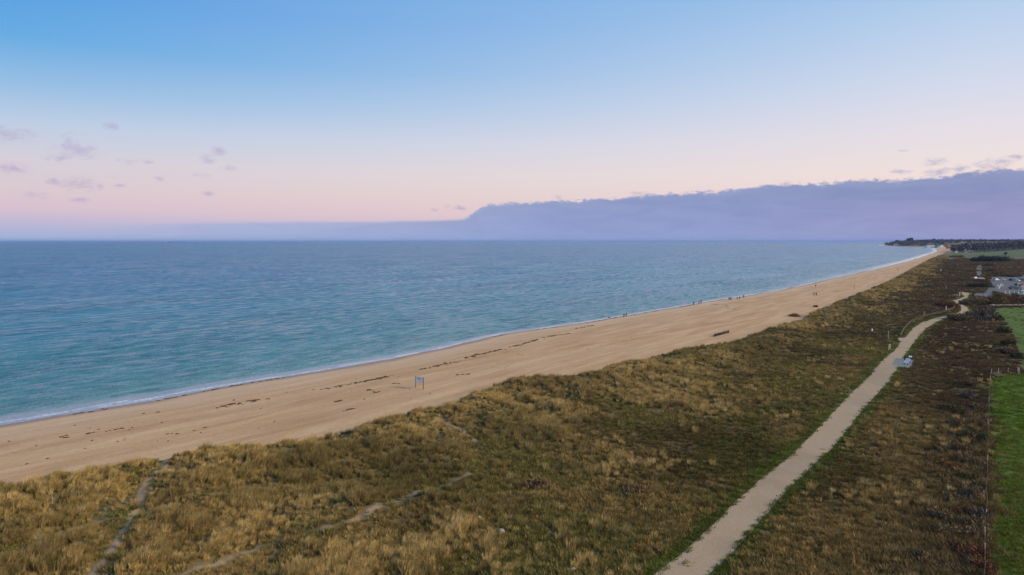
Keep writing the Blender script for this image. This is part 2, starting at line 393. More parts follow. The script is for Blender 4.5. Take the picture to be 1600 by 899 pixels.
# soil and low mosses under the vegetation
v1 = t.noise(pos, .22, 6, .62, .3); v2 = t.noise(pos, .9, 5, .7)
dsoil = t.ramp(v2, [(.3, (.070, .056, .024)), (.55, (.15, .115, .048)), (.75, (.22, .165, .08))])
hsoil = t.ramp(t.m('ADD', t.m('MULTIPLY', v1, .6), t.m('MULTIPLY', v2, .4)), [(.35, (.036, .036, .014)), (.5, (.085, .060, .027)), (.62, (.12, .078, .034))])
hsoil = t.mix(t.mr(t.noise(pos, .12, 5, .65), .5, .62, 0, .75), hsoil, (.070, .070, .020, 1))
soil = t.mix(MH, dsoil, hsoil)
verge = t.mr(fac(t, 'pd'), 3.6, .6)
soil = t.mix(t.m('MULTIPLY', verge, t.mr(v2, .3, .6, .5, 1)), soil, (.080, .092, .022, 1))
trailc = t.mix(MH, (.25, .19, .125, 1), (.20, .155, .095, 1))
soil = t.mix(fac(t, 'trail'), soil, trailc)
k = t.mr(t.m('ADD', E, t.m('MULTIPLY', t.m('SUBTRACT', s2, .5), 2.0)), -1.2, .4)
base = t.mix(k, sand, soil)
green = t.ramp(v1, [(.3, (.040, .085, .010)), (.5, (.060, .125, .012)), (.68, (.085, .14, .022))])
# wheel ruts running down the near field
green = t.mix(t.mr(v2, .35, .65, .45, 0), green, (.03, .05, .012, 1))
base = t.mix(t.mr(t.m('ADD', fac(t, 'fa'), t.m('MULTIPLY', t.m('SUBTRACT', v2, .5), .5)), .4, .6), base, green)
base = t.mix(fac(t, 'fb'), base, green)
fst = t.noise(t.xyz(t.m('MULTIPLY', sx.outputs[0], .002), t.m('MULTIPLY', sx.outputs[1], .012), 0.0), 1.0, 4)
base = t.mix(fac(t, 'fc'), base, t.ramp(fst, [(.35, (.055, .085, .032)), (.5, (.085, .105, .045)), (.65, (.07, .12, .05))]))
mst = t.noise(t.xyz(t.m('MULTIPLY', sx.outputs[0], .006), t.m('MULTIPLY', sx.outputs[1], .05), 0.0), 1.0, 4)
base = t.mix(fac(t, 'me'), base, t.ramp(mst, [(.35, (.06, .04, .025)), (.5, (.12, .085, .05)), (.65, (.15, .11, .065))]))
t.put(b.inputs['Base Color'], base)
wet = t.mr(D, 2.0, .2)
t.put(b.inputs['Roughness'], t.m('SUBTRACT', .95, t.m('MULTIPLY', wet, .6)))
b.inputs['Specular IOR Level'].default_value = .25
bp = t.add('ShaderNodeBump'); bp.inputs['Distance'].default_value = .12; bp.inputs['Strength'].default_value = .8
t.put(bp.inputs['Height'], t.m('ADD', t.m('MULTIPLY', t.noise(pos, 1.6, 6, .75), 1.0), t.m('MULTIPLY', s1, .4)))
t.put(b.inputs['Normal'], bp.outputs[0])
tag(link('ground', me, M_g), kind='structure')

# ------------------------------------------------------------------ sea
qx, qy, QF = polar(azlist(420), np.concatenate([[.01, 20, 50], np.geomspace(80, 6500, 420), np.geomspace(7000, 60000, 30)]))
qd = sdist(qx, qy, coast, land_poly)
kf = (qd < 25)[QF].all(1)
QF2 = QF[kf]; used = np.zeros(len(qx), bool); used[QF2.ravel()] = True; idx = np.cumsum(used) - 1
me = np_mesh('sea', np.stack([qx, qy, qx * 0], -1)[used], idx[QF2], True)
attr(me, 'd', np.clip(-qd[used], -50, 3000))
M_s, t, b = mat('sea_water')
pos = t.add('ShaderNodeNewGeometry').outputs['Position']
O = fac(t, 'd')
sx = t.add('ShaderNodeSeparateXYZ'); t.put(sx.inputs[0], pos)
along = t.m('ADD', t.m('MULTIPLY', sx.outputs[0], sa), t.m('MULTIPLY', sx.outputs[1], ca))
across = t.m('SUBTRACT', t.m('MULTIPLY', sx.outputs[0], ca), t.m('MULTIPLY', sx.outputs[1], sa))
patch = t.noise(t.xyz(t.m('MULTIPLY', along, .35), across, 0.0), .022, 5, .6, .6)
patch2 = t.noise(pos, .0035, 4, .6, .4)
body = t.ramp(t.m('DIVIDE', O, 600.0, clamp=True), [(0, (.08, .19, .225)), (.05, (.048, .165, .225)), (.2, (.028, .148, .245)), (.5, (.018, .125, .25)), (1, (.013, .108, .24))])
body = t.mix(t.mr(patch, .35, .65, 0, .60), body, t.mix(1.0, body, (.45, .62, .72, 1), 'MULTIPLY'))
crest = t.noise(t.xyz(t.m('MULTIPLY', along, .42), across, 11.0), .62, 4, .62, .5)
crest2 = t.noise(t.xyz(t.m('MULTIPLY', along, .4), across, 13.0), .13, 5, .66, .5)
body = t.mix(t.m('MULTIPLY', t.mr(t.m('ADD', t.m('MULTIPLY', crest, .55), t.m('MULTIPLY', crest2, .45)), .49, .60), .42), body, t.mix(.45, body, (.16, .36, .44, 1)))
body = t.mix(t.mr(t.m('ADD', t.m('MULTIPLY', crest, .55), t.m('MULTIPLY', crest2, .45)), .48, .40, 0, .35), body, t.mix(1.0, body, (.5, .6, .7, 1), 'MULTIPLY'))
# foam fringe and thin sheets of wash
fn = t.noise(t.xyz(t.m('MULTIPLY', along, .16), across, 0.0), .55, 6, .65, .9)
fn2 = t.noise(pos, 1.3, 5, .7)
On = t.m('ADD', t.m('MULTIPLY', O, t.mr(along, 60, 230, .85, 2.2)), t.m('MULTIPLY', t.m('SUBTRACT', fn, .5), 9.0))
sheet = t.mr(On, 7.5, 5.0)
lace = t.m('MULTIPLY', t.mr(On, 8.5, 1.5), t.mr(fn2, .40, .62))
edge_f = t.m('MULTIPLY', t.mr(t.m('ABSOLUTE', t.m('SUBTRACT', On, 1.8)), t.mr(along, 120, 320, .9, 2.2), .1), t.mr(fn2, .38, .50))
foam = t.m('MAXIMUM', t.m('MULTIPLY', lace, .30), t.m('MULTIPLY', edge_f, .95))
farf = t.m('MULTIPLY', t.mr(sx.outputs[1], 350, 1100), t.mr(On, 34, 4))
foam = t.m('MAXIMUM', foam, farf)
colr = t.mix(sheet, body, (.20, .235, .28, 1))
colr = t.mix(foam, colr, (.62, .64, .70, 1))
t.put(b.inputs['Base Color'], colr)
b.inputs['IOR'].default_value = 1.333
b.inputs['Specular IOR Level'].default_value = .5
t.put(b.inputs['Roughness'], t.mix(sheet, (.16, .16, .16, 1), (.3, .3, .3, 1)))
# ripples: short chop, wind waves, long swell parallel to the shore
chop = t.noise(t.xyz(t.m('MULTIPLY', along, .55), across, 0.0), 1.5, 4, .65, .5)
wav = t.noise(t.xyz(t.m('MULTIPLY', along, .45), across, 5.0), .36, 4, .6, .6)
swn = t.add('ShaderNodeTexWave'); swn.wave_type = 'BANDS'; swn.bands_direction = 'Y'
t.put(swn.inputs['Vector'], t.xyz(t.m('MULTIPLY', along, .06), across, 0.0)); swn.inputs['Scale'].default_value = .032
swn.inputs['Distortion'].default_value = 7; swn.inputs['Detail'].default_value = 3; swn.inputs['Detail Scale'].default_value = 1.2
hgt = t.m('ADD', t.m('ADD', t.m('MULTIPLY', chop, .14), t.m('MULTIPLY', wav, .55)), t.m('MULTIPLY', swn.outputs[1], .26))
calm = t.m('SUBTRACT', 1.0, t.m('MULTIPLY', sheet, .9))
gust = t.m('ADD', patch, t.m('MULTIPLY', t.m('SUBTRACT', patch2, .5), .9))
# wave facets: the slope itself is noise, so that far water keeps its rough sea state
def slopes(scale, sx_, z_, dt=3):
    c_ = t.noise(t.xyz(t.m('MULTIPLY', along, sx_), across, z_), scale, dt, .6, .4, col=True)
    return t.vm('SUBTRACT', c_, (.5, .5, .5))
sl_ = t.vm('ADD', t.vm('MULTIPLY', slopes(2.6, .7, 1.0), (2.0, 2.6, 0)), t.vm('MULTIPLY', slopes(.45, .35, 4.0, 4), (1.8, 2.3, 0)))
sl_ = t.vm('ADD', sl_, t.vm('MULTIPLY', slopes(.05, .3, 9.0, 5), (.5, .7, 0)))
amt = t.m('MULTIPLY', calm, t.mr(gust, .3, .7, .75, 1.25))
sc = t.add('ShaderNodeVectorMath', operation='SCALE'); t.put(sc.inputs[0], sl_); t.put(sc.inputs['Scale'], amt)
bp = t.add('ShaderNodeBump'); bp.inputs['Distance'].default_value = 1.0
t.put(bp.inputs['Strength'], calm); t.put(bp.inputs['Height'], hgt)
# the swell runs ashore, so its steeper faces look towards the beach
bias = t.add('ShaderNodeVectorMath', operation='SCALE'); bias.inputs[0].default_value = (ca * .29, -sa * .29, 0); t.put(bias.inputs['Scale'], calm)
nn = t.vm('NORMALIZE', t.vm('ADD', t.vm('ADD', bp.outputs[0], sc.outputs[0]), bias.outputs[0]))
t.put(b.inputs['Normal'], nn)
tag(link('sea', me, M_s), kind='structure')

# ------------------------------------------------------------------ paths and paved sheets
def sheet(name, poly, z, m, jit=0.0, step=1.0):
    pts = []
    n = len(poly)
    for i in range(n):
        a, c = poly[i], poly[(i + 1) % n]
        L = np.linalg.norm(c - a); k = max(1, min(60, int(L / step)))
        for j in range(k):
            p = a + (c - a) * j / k
            q = np.array([vn(p[0] / 1.4, p[1] / 1.4, 3) - .5, vn(p[0] / 1.4, p[1] / 1.4, 8) - .5]) * jit
            pts.append(p + q)
    bm = bmesh.new(); vs = [bm.verts.new((p[0], p[1], z)) for p in pts]
    f = bm.faces.new(vs); bmesh.ops.triangulate(bm, faces=[f])
    bmesh.ops.recalc_face_normals(bm, faces=bm.faces)
    if sum(f.normal.z for f in bm.faces) < 0: bmesh.ops.reverse_faces(bm, faces=bm.faces)
    me = bpy.data.meshes.new(name); bm.to_mesh(me); bm.free()
    return tag(link(name, me, m), kind='structure')
M_path, t, b = mat('packed_gravel')
pos = t.add('ShaderNodeNewGeometry').outputs['Position']
a1 = t.noise(pos, 6.0, 5, .75); a2 = t.noise(pos, .35, 5, .6, .5); a3 = t.noise(pos, 1.6, 4, .6, .4)
c_ = t.ramp(a1, [(.3, (.245, .185, .115)), (.5, (.335, .258, .165)), (.7, (.39, .31, .21))])
c_ = t.mix(t.mr(a2, .4, .65, 0, .5), c_, (.33, .265, .22, 1))
c_ = t.mix(t.mr(a3, .64, .72, 0, .45), c_, (.15, .12, .09, 1))
a4 = t.noise(pos, .09, 4, .6, .3)
c_ = t.mix(t.mr(a4, .48, .62, 0, .35), c_, (.20, .155, .115, 1))
c_ = t.mix(t.m('MULTIPLY', t.mr(t.noise(pos, 3.2, 3, .6), .60, .66), .4), c_, (.42, .35, .27, 1))
t.put(b.inputs['Base Color'], c_); b.inputs['Roughness'].default_value = .95; b.inputs['Specular IOR Level'].default_value = .2
bp = t.add('ShaderNodeBump'); bp.inputs['Distance'].default_value = .03; t.put(bp.inputs['Height'], a1); t.put(b.inputs['Normal'], bp.outputs[0])
M_asph, t, b = mat('asphalt')
pos = t.add('ShaderNodeNewGeometry').outputs['Position']
t.put(b.inputs['Base Color'], t.ramp(t.noise(pos, .3, 5, .6), [(.35, (.050, .056, .064)), (.65, (.078, .086, .095))])); b.inputs['Roughness'].default_value = .8
M_pave, t, b = mat('grey_paving')
br = t.add('ShaderNodeTexBrick'); t.put(br.inputs['Vector'], t.add('ShaderNodeNewGeometry').outputs['Position']); br.inputs['Scale'].default_value = 2.5
br.inputs['Color1'].default_value = (.13, .155, .165, 1); br.inputs['Color2'].default_value = (.18, .205, .21, 1); br.inputs['Mortar'].default_value = (.12, .12, .12, 1)
t.put(b.inputs['Base Color'], br.outputs[0]); b.inputs['Roughness'].default_value = .8
# path as a ribbon of quads with ragged edges
V = []; F = []
acc_i = 0
for i in range(len(pL) - 1):
    L = max(np.linalg.norm(pL[i + 1] - pL[i]), np.linalg.norm(pR[i + 1] - pR[i])); k = max(2, int(L / .5))
    for j in range(k + (1 if i == len(pL) - 2 else 0)):
        f_ = j / k
        a = pL[i] + (pL[i + 1] - pL[i]) * f_; c = pR[i] + (pR[i + 1] - pR[i]) * f_
        n_ = (c - a) / np.linalg.norm(c - a)
        ja = (vn(a[0] / .8, a[1] / .8, 2) - .5) * .22 + (vn(a[0] / 4, a[1] / 4, 7) - .5) * .35
        jc = (vn(c[0] / .8, c[1] / .8, 4) - .5) * .24 + (vn(c[0] / 4, c[1] / 4, 9) - .5) * .5
        V.append(a + n_ * ja); V.append(c + n_ * jc)
V3 = [(p[0], p[1], PZ + .03) for p in V]
F = [(2 * i, 2 * i + 1, 2 * i + 3, 2 * i + 2) for i in range(len(V) // 2 - 1)]
tag(link('path', np_mesh('path', V3, F), M_path), kind='structure')
sheet('path', spur, PZ + .024, M_path, .3)
sheet('pavement', pad, PZ + .036, M_pave)
sheet('road', road_a, PZ + .03, M_asph); sheet('road', road_b, PZ + .05, M_asph); sheet('road', road_c, PZ + .03, M_asph)
sheet('car_park', carpark, PZ + .05, M_asph)

# ------------------------------------------------------------------ grasses
def tuft(seed, n, h0, h1, rad, spread, w, lean=(0, 0)):
    r = np.random.default_rng(seed); V = []; F = []
    for i in range(n):
        a = r.uniform(0, 2 * math.pi); q = rad * math.sqrt(r.uniform())
        bx, by = math.cos(a) * q, math.sin(a) * q
        a2 = a + r.normal(0, .8); h = r.uniform(h0, h1); s_ = r.uniform(.2, 1) * spread * h
        dx, dy = math.cos(a2) * s_ + lean[0] * h, math.sin(a2) * s_ + lean[1] * h
        px, py = -math.sin(a2 + r.normal(0, .7)) * w, math.cos(a2 + r.normal(0, .7)) * w
        k = len(V)
        for f, z in ((0, -.1), (.35, .6), (1, 1.0)):
            wd = (1 - f * .62) if f < 1 else 0.12
            V.append((bx + dx * f - px * wd, by + dy * f - py * wd, h * (z if z > 0 else 0) - (0.05 if f == 0 else 0)))
            V.append((bx + dx * f + px * wd, by + dy * f + py * wd, h * (z if z > 0 else 0) - (0.05 if f == 0 else 0)))
        F += [(k, k + 1, k + 3, k + 2), (k + 2, k + 3, k + 5, k + 4)]
    return np_mesh('tuft', V, F)
def blade_mat(name, rough=.9, var=.35):
    m, t, b = mat(name)
    tint = A_(t, 'tint', 'INSTANCER').outputs['Color']
    g_ = t.add('ShaderNodeNewGeometry'); ri = t.add('ShaderNodeObjectInfo').outputs['Random']
    nz = t.noise(g_.outputs['Position'], 3.0, 2)
    c = t.mix(t.mr(nz, .35, .65), t.mix(1.0, tint, (1 - var, 1 - var, 1 - var, 1), 'MULTIPLY'), tint)
    t.put(b.inputs['Base Color'], c); b.inputs['Roughness'].default_value = rough; b.inputs['Specular IOR Level'].default_value = .15
    tr = t.add('ShaderNodeBsdfTranslucent'); t.put(tr.inputs[0], c)
    mx = t.add('ShaderNodeMixShader'); mx.inputs[0].default_value = .22
    t.l.new(b.outputs[0], mx.inputs[1]); t.l.new(tr.outputs[0], mx.inputs[2])
    t.l.new(mx.outputs[0], m.node_tree.nodes['Material Output'].inputs[0])
    return m
M_blade = blade_mat('grass_blades')
def variants(name, specs):
    c = bpy.data.collections.new(name)
    for i, s_ in enumerate(specs):
        me = tuft(*s_); me.materials.append(M_blade)
        c.objects.link(bpy.data.objects.new(name + '_tuft', me))
    return c
C_mar = variants('marram', [(1, 90, .5, 1.05, .34, .55, .016, (.25, .12)), (2, 80, .45, .95, .30, .6, .016, (.3, .05)), (3, 100, .5, 1.1, .40, .5, .016, (.2, .2)), (4, 60, .4, .8, .3, .8, .018, (.25, .1))])
C_hea = variants('heath', [(11, 90, .12, .50, .50, .7, .022), (12, 80, .15, .60, .45, .6, .022), (13, 100, .08, .38, .6, .9, .024)])
C_sho = variants('short', [(21, 70, .05, .16, .5, .8, .02), (22, 60, .06, .22, .45, .7, .02)])

def scatter(name, coll, x, y, z, tint, scale, label):
    me = bpy.data.meshes.new(name + '_points'); n = len(x)
    me.vertices.add(n); me.vertices.foreach_set('co', np.stack([x, y, z], -1).astype(np.float32).ravel())
    a = me.attributes.new('tint', 'FLOAT_COLOR', 'POINT'); a.data.foreach_set('color', np.concatenate([tint, np.ones((n, 1))], 1).astype(np.float32).ravel())
    attr(me, 'size', scale)
    a = me.attributes.new('turn', 'FLOAT_VECTOR', 'POINT')
    rot = np.stack([rng.normal(0, .12, n), rng.normal(0, .12, n), rng.uniform(-.9, .9, n) if coll is C_mar else rng.uniform(0, 6.28, n)], -1)
    a.data.foreach_set('vector', rot.astype(np.float32).ravel())
    ng = bpy.data.node_groups.new(name, 'GeometryNodeTree')
    ng.interface.new_socket('Geometry', in_out='INPUT', socket_type='NodeSocketGeometry'); ng.interface.new_socket('Geometry', in_out='OUTPUT', socket_type='NodeSocketGeometry')
    N = ng.nodes; L = ng.links
    gi = N.new('NodeGroupInput'); go = N.new('NodeGroupOutput'); ci = N.new('GeometryNodeCollectionInfo')
    ci.inputs[0].default_value = coll; ci.inputs['Separate Children'].default_value = True; ci.inputs['Reset Children'].default_value = True
    ip = N.new('GeometryNodeInstanceOnPoints'); ip.inputs['Pick Instance'].default_value = True
    sz = N.new('GeometryNodeInputNamedAttribute'); sz.data_type = 'FLOAT'; sz.inputs[0].default_value = 'size'
    tu = N.new('GeometryNodeInputNamedAttribute'); tu.data_type = 'FLOAT_VECTOR'; tu.inputs[0].default_value = 'turn'
    L.new(gi.outputs[0], ip.inputs['Points']); L.new(ci.outputs[0], ip.inputs['Instance'])
    L.new(tu.outputs[0], ip.inputs['Rotation']); L.new(sz.outputs[0], ip.inputs['Scale']); L.new(ip.outputs[0], go.inputs[0])
    o = link(name, me); md = o.modifiers.new('scatter', 'NODES'); md.node_group = ng
    tag(o, label, 'grass', kind='stuff')
    return o
Nc = 620000
u_ = rng.uniform(size=Nc); dmin, dmax = 46.0, 1500.0; pw = .7
dd = (dmin ** pw + u_ * (dmax ** pw - dmin ** pw)) ** (1 / pw)
aa = np.radians(rng.uniform(-41, 41, Nc)); x = np.sin(aa) * dd; y = np.cos(aa) * dd
gg = geo(x, y)
ok = (gg['e'] > -.4) & (gg['pd'] > .28) & (gg['hard'] < .5) & (gg['fb'] < .5) & (gg['fc'] < .5)
def pickc(pal, w, n):
    pal = np.array(pal); i = rng.choice(len(pal), n, p=np.array(w) / sum(w)); return pal[i]
fs = 1 + .5 * sm(150, 700, dd)
# marram on the dunes
cl = fbm(x / 2.6, y / 2.6, 61, 3); cl2 = fbm(x / 12, y / 12, 66, 3)
dens = (1 - gg['mh']) * (.5 + .9 * sm(.36, .60, cl)) + .07 * gg['mh'] * sm(.52, .62, cl2) * sm(300, 180, dd)
dens *= (1 - gg['trail'] * .97) * sm(.6, -.0, gg['trail']) * sm(.3, 1.1, gg['tr']) * sm(.5, 2.4, gg['pd']) * (1 - gg['fa'])
dens *= (.55 + .6 * sm(-.5, 4, gg['e']))
s_ = ok & (rng.uniform(size=Nc) < dens)
n = s_.sum()
tint = pickc([(.51, .37, .148), (.43, .31, .122), (.34, .252, .098), (.18, .152, .056), (.60, .46, .22)], [3, 3, 2.2, 1.3, .9], n) * rng.uniform(.75, 1.1, (n, 1))
tint *= (.88 + .40 * sm(.35, .62, cl2[s_]))[:, None]
o_ = sm(.52, .66, fbm(x[s_] / 20, y[s_] / 20, 71, 3))[:, None]
tint = tint * (1 - .55 * o_) + np.array([.115, .105, .035]) * .55 * o_
scatter('marram_grass', C_mar, x[s_], y[s_], gg['z'][s_], tint, (fs * rng.uniform(.52, .98, Nc) * (.65 + .55 * sm(.4, .62, cl)) * (.5 + .5 * sm(.6, 3.5, gg['tr'])))[s_], 'golden marram grass covering the dunes above the beach')
# low heath, brown and mossy green
w1 = fbm(x / 9, y / 9, 81, 4); w2 = fbm(x / 3, y / 3, 84, 3); w3 = fbm(x / 30, y / 30, 88, 3)
dens = (.12 + gg['mh']) * (.45 + .5 * sm(.4, .55, w2)) * (1 - gg['fa']) * (1 - gg['trail'] * .9) * sm(.3, 2.6, gg['pd'])
s_ = ok & (rng.uniform(size=Nc) < dens)
n = s_.sum()
brown = pickc([(.205, .138, .052), (.160, .112, .042), (.255, .180, .072), (.115, .086, .036), (.33, .245, .11)], [3, 3, 2, 2, .8], n)
gr = pickc([(.125, .118, .034), (.088, .088, .026), (.17, .150, .050)], [2, 2, 1], n)
rp = np.array(path_c)
right = np.zeros(Nc); right[:] = sm(0, 3, np.where(inside(x, y, path_c + [np.array((3000., 600.)), np.array((3000., -200.))]), 5, -5))
gmask = ((.25 + .55 * sm(.44, .58, w1 * .6 + w2 * .4)) * (1 - .6 * right))[s_][:, None]
tint = brown * (1 - gmask) + gr * gmask
tint *= (1.0 + .75 * sm(.38, .6, w3)[s_])[:, None] * rng.uniform(.7, 1.2, (n, 1))
# darker scrub towards the field fence and beyond the bend
fd = segdist(x, y, [P(1500, 900, 2), P(1520, 700, 2), P(1530, 600, 2), P(1500, 540, 2), P(1500, 500, 2)])
dk = (right * sm(9, 2, fd) * .5)[s_][:, None]
tint = tint * (1 - dk) + np.array([.085, .055, .035]) * dk
fr = sm(180, 330, dd)[s_][:, None] * gg['mh'][s_][:, None]
tint = tint * (1 - .75 * fr) + np.array([.125, .086, .056]) * .75 * fr
fr2 = (sm(120, 175, dd) * right)[s_][:, None]
tint = tint * (1 - .7 * fr2) + np.array([.120, .080, .050]) * .7 * fr2
pb = sm(.50, .60, fbm(x / 24, y / 14, 105, 3))[s_][:, None] * sm(90, 170, dd)[s_][:, None]
tint = tint * (1 - .55 * pb) + np.array([.080, .055, .042]) * .55 * pb
big = 1 + .5 * dk[:, 0]
scatter('heath_scrub', C_hea, x[s_], y[s_], gg['z'][s_], tint, (fs * rng.uniform(.5, 1.05, Nc) * (.6 + .8 * w3))[s_] * big, 'low brown and olive heath between the dunes and the field')
# short turf: path verges, green hollows and the field
dens = np.maximum(np.maximum(gg['fa'] * (.6 + .4 * w2), sm(4.5, .4, gg['pd']) * .9), .28 * gg['mh'] * sm(.46, .58, w1 * .5 + w2 * .5) * (1 - .6 * right))
ok2 = (gg['e'] > 3) & (gg['pd'] > -.01) & ((gg['pd'] > 0) | (rng.uniform(size=Nc) < .002)) & (gg['hard'] < .5) & (dd < 420)
s_ = ok2 & (rng.uniform(size=Nc) < dens)
n = s_.sum()
tint = pickc([(.135, .225, .018), (.11, .185, .016), (.16, .24, .030), (.20, .22, .05)], [3, 3, 2, 1], n) * rng.uniform(.75, 1.2, (n, 1))
nf = (1 - gg['fa'][s_])[:, None]
tint *= (.72 + .56 * sm(.36, .64, w2 * .5 + w1 * .5)[s_])[:, None]
ye = sm(.50, .62, w3)[s_][:, None] * gg['fa'][s_][:, None]
tint = tint * (1 - .5 * ye) + np.array([.21, .20, .05]) * .5 * ye
tint = tint * (1 - .55 * nf) + np.array([.12, .12, .035]) * .55 * nf
scatter('short_grass', C_sho, x[s_], y[s_], gg['z'][s_], tint, (fs * rng.uniform(.7, 1.3, Nc))[s_], 'short green turf on the field and the path verges')

# ================================================================== objects
def pm(name, c, rough=.7, metal=0.0, var=.18, scale=6.0, spec=.4):
    """procedural painted / wooden / stone surface with a little uneven wear"""
    m, t, b = mat(name)
    tc = t.add('ShaderNodeTexCoord').outputs['Object']
    n_ = t.noise(tc, scale, 4, .6)
    c4 = tuple(c) + (1.0,)
    t.put(b.inputs['Base Color'], t.mix(t.mr(n_, .3, .7), tuple(v * (1 - var) for v in c) + (1.0,), tuple(min(1, v * (1 + var)) for v in c) + (1.0,)))
    b.inputs['Roughness'].default_value = rough; b.inputs['Metallic'].default_value = metal; b.inputs['Specular IOR Level'].default_value = spec
    return m
MT = dict(white=pm('white_paint', (.74, .75, .76), .5), pale=pm('weathered_pale_wood', (.42, .37, .30)), wood=pm('grey_brown_wood', (.115, .09, .065)),
          darkwood=pm('dark_wet_wood', (.028, .022, .014), .9), red=pm('red_paint', (.45, .05, .04)), pink=pm('pinkish_white_panel', (.72, .58, .66)),
          stone=pm('pale_stone', (.24, .215, .18), .9), blue=pm('blue_print', (.13, .22, .35)), metal=pm('galvanised_metal', (.42, .43, .44), .4, .8),
          glass=pm('car_glass', (.03, .045, .055), .35, spec=.5), tyre=pm('tyre_rubber', (.02, .02, .02), .9), rim=pm('wheel_rim', (.45, .45, .46), .35, .8),
          lamp=pm('headlight_glass', (.5, .52, .52), .5), skin=pm('skin', (.50, .31, .23), .6), roof=pm('grey_roof', (.12, .13, .15)), redroof=pm('red_tile_roof', (.25, .08, .055)),
          teal=pm('teal_cladding', (.07, .22, .27)), window=pm('dark_window', (.04, .055, .07), .15), brick=pm('brick_wall', (.30, .14, .10)), cream=pm('cream_wall', (.55, .52, .46)),
          weed=pm('seaweed', (.042, .028, .016), .8), bark=pm('bark', (.07, .055, .042)), wire=pm('fence_wire', (.07, .065, .06), .7, .2))
class MB:
    def __init__(s): s.V = []; s.F = []
    def box(s, c, size, rz=0.0, taper=1.0, rx=0.0):
        k = len(s.V); M_ = Matrix.Rotation(rz, 3, 'Z') @ Matrix.Rotation(rx, 3, 'X')
        for z in (-.5, .5):
            tp = 1.0 if z < 0 else taper
            for x_, y_ in ((-.5, -.5), (.5, -.5), (.5, .5), (-.5, .5)):
                p = M_ @ Vector((x_ * size[0] * tp, y_ * size[1] * tp, z * size[2])); s.V.append((p.x + c[0], p.y + c[1], p.z + c[2]))
        s.F += [(k, k + 3, k + 2, k + 1), (k + 4, k + 5, k + 6, k + 7)] + [(k + i, k + (i + 1) % 4, k + 4 + (i + 1) % 4, k + 4 + i) for i in range(4)]
        return s
    def tube(s, pts, radii, n=8):
        pts = [Vector(p) for p in pts]; k0 = len(s.V)
        for i, p in enumerate(pts):
            d = (pts[min(i + 1, len(pts) - 1)] - pts[max(i - 1, 0)]).normalized()
            u = d.orthogonal().normalized(); w = d.cross(u); r = radii[i] if hasattr(radii, '__len__') else radii
            for j in range(n):
                a = 2 * math.pi * j / n; q = p + (u * math.cos(a) + w * math.sin(a)) * r; s.V.append(tuple(q))
        for i in range(len(pts) - 1):
            for j in range(n):
                a = k0 + i * n + j; b_ = k0 + i * n + (j + 1) % n
                s.F.append((a, b_, b_ + n, a + n))
        s.F.append(tuple(k0 + j for j in reversed(range(n)))); s.F.append(tuple(k0 + (len(pts) - 1) * n + j for j in range(n)))
        return s
    def prism(s, prof, w, inset=None):
        """profile in x,z extruded along y to +-w; inset gives a narrower half width per point"""
        k = len(s.V); n = len(prof); inset = inset or [1] * n
        for sg in (-1, 1):
            for (x_, z_), f in zip(prof, inset): s.V.append((x_, sg * w * f, z_))
        s.F.append(tuple(range(k, k + n))); s.F.append(tuple(reversed(range(k + n, k + 2 * n))))
        for i in range(n):
            j = (i + 1) % n; s.F.append((k + j, k + i, k + n + i, k + n + j))
        return s
    def blob(s, c, r, seed=0, seg=8, ring=5, rough=.25):
        rr = random.Random(seed); k = len(s.V)
        s.V.append((c[0], c[1], c[2] - r[2]))
        for i in range(1, ring):
            th = math.pi * i / ring
            for j in range(seg):
                a = 2 * math.pi * j / seg; f = 1 + rr.uniform(-rough, rough)
                s.V.append((c[0] + math.cos(a) * math.sin(th) * r[0] * f, c[1] + math.sin(a) * math.sin(th) * r[1] * f, c[2] - math.cos(th) * r[2] * f))
        s.V.append((c[0], c[1], c[2] + r[2])); top = len(s.V) - 1
        for j in range(seg):
            s.F.append((k, k + 1 + (j + 1) % seg, k + 1 + j)); s.F.append((top, top - seg + j, top - seg + (j + 1) % seg))
        for i in range(ring - 2):
            for j in range(seg):
                a = k + 1 + i * seg + j; b_ = k + 1 + i * seg + (j + 1) % seg; s.F.append((a, b_, b_ + seg, a + seg))
        return s
    def build(s, name, m, parent=None, bevel=0.0, loc=None, rz=0.0, smooth=False):
        me = bpy.data.meshes.new(name); me.from_pydata(s.V, [], s.F); me.update()
        if smooth: me.polygons.foreach_set('use_smooth', np.ones(len(me.polygons), bool))
        o = link(name, me, m, parent, loc, rz)
        if bevel:
            md = o.modifiers.new('bevel', 'BEVEL'); md.width = bevel; md.segments = 2
        return o
def empty(name, loc, label, cat, group=None, rz=0.0):
    o = bpy.data.objects.new(name, None); COL.objects.link(o); o.location = loc; o.rotation_euler = (0, 0, rz)
    return tag(o, label, cat, group)
def copy_tree(o, parent=None):
    c = o.copy(); COL.objects.link(c)
    if parent is not None: c.parent = parent
    for ch in list(o.children): copy_tree(ch, c)
    return c
def az_of(a, b): return math.atan2(b[1] - a[1], b[0] - a[0])

# ---- beach notice board on two posts
gL = ground(649.5, 606); gR = ground(661.5, 608.5)
mid = ((gL[0] + gR[0]) / 2, (gL[1] + gR[1]) / 2, min(gL[2], gR[2])); ang = az_of(gL, gR); hw = math.hypot(gR[0] - gL[0], gR[1] - gL[1]) / 2
t_ = empty('beach_sign', mid, 'white notice board on two brown posts standing on the open sand', 'sign', rz=ang)
MB().tube([(-hw, 0, -.3), (-hw, 0, 2.35)], .075).build('post', MT['wood'], t_)
MB().tube([(hw, 0, -.3), (hw, 0, 2.35)], .085).build('post', MT['wood'], t_)
bd = MB().box((0, -.02, 1.72), (2 * hw - .02, .05, .98)).build('board', MT['white'], t_, .01)
MB().box((0, -.02, 2.245), (2 * hw - .02, .07, .05)).build('frame', MT['pale'], t_)
mk = MB()
for x_, w_ in ((-.42, .36), (-.12, .14), (.22, .34)): mk.box((x_, -.055, 1.99), (w_, .012, .13))
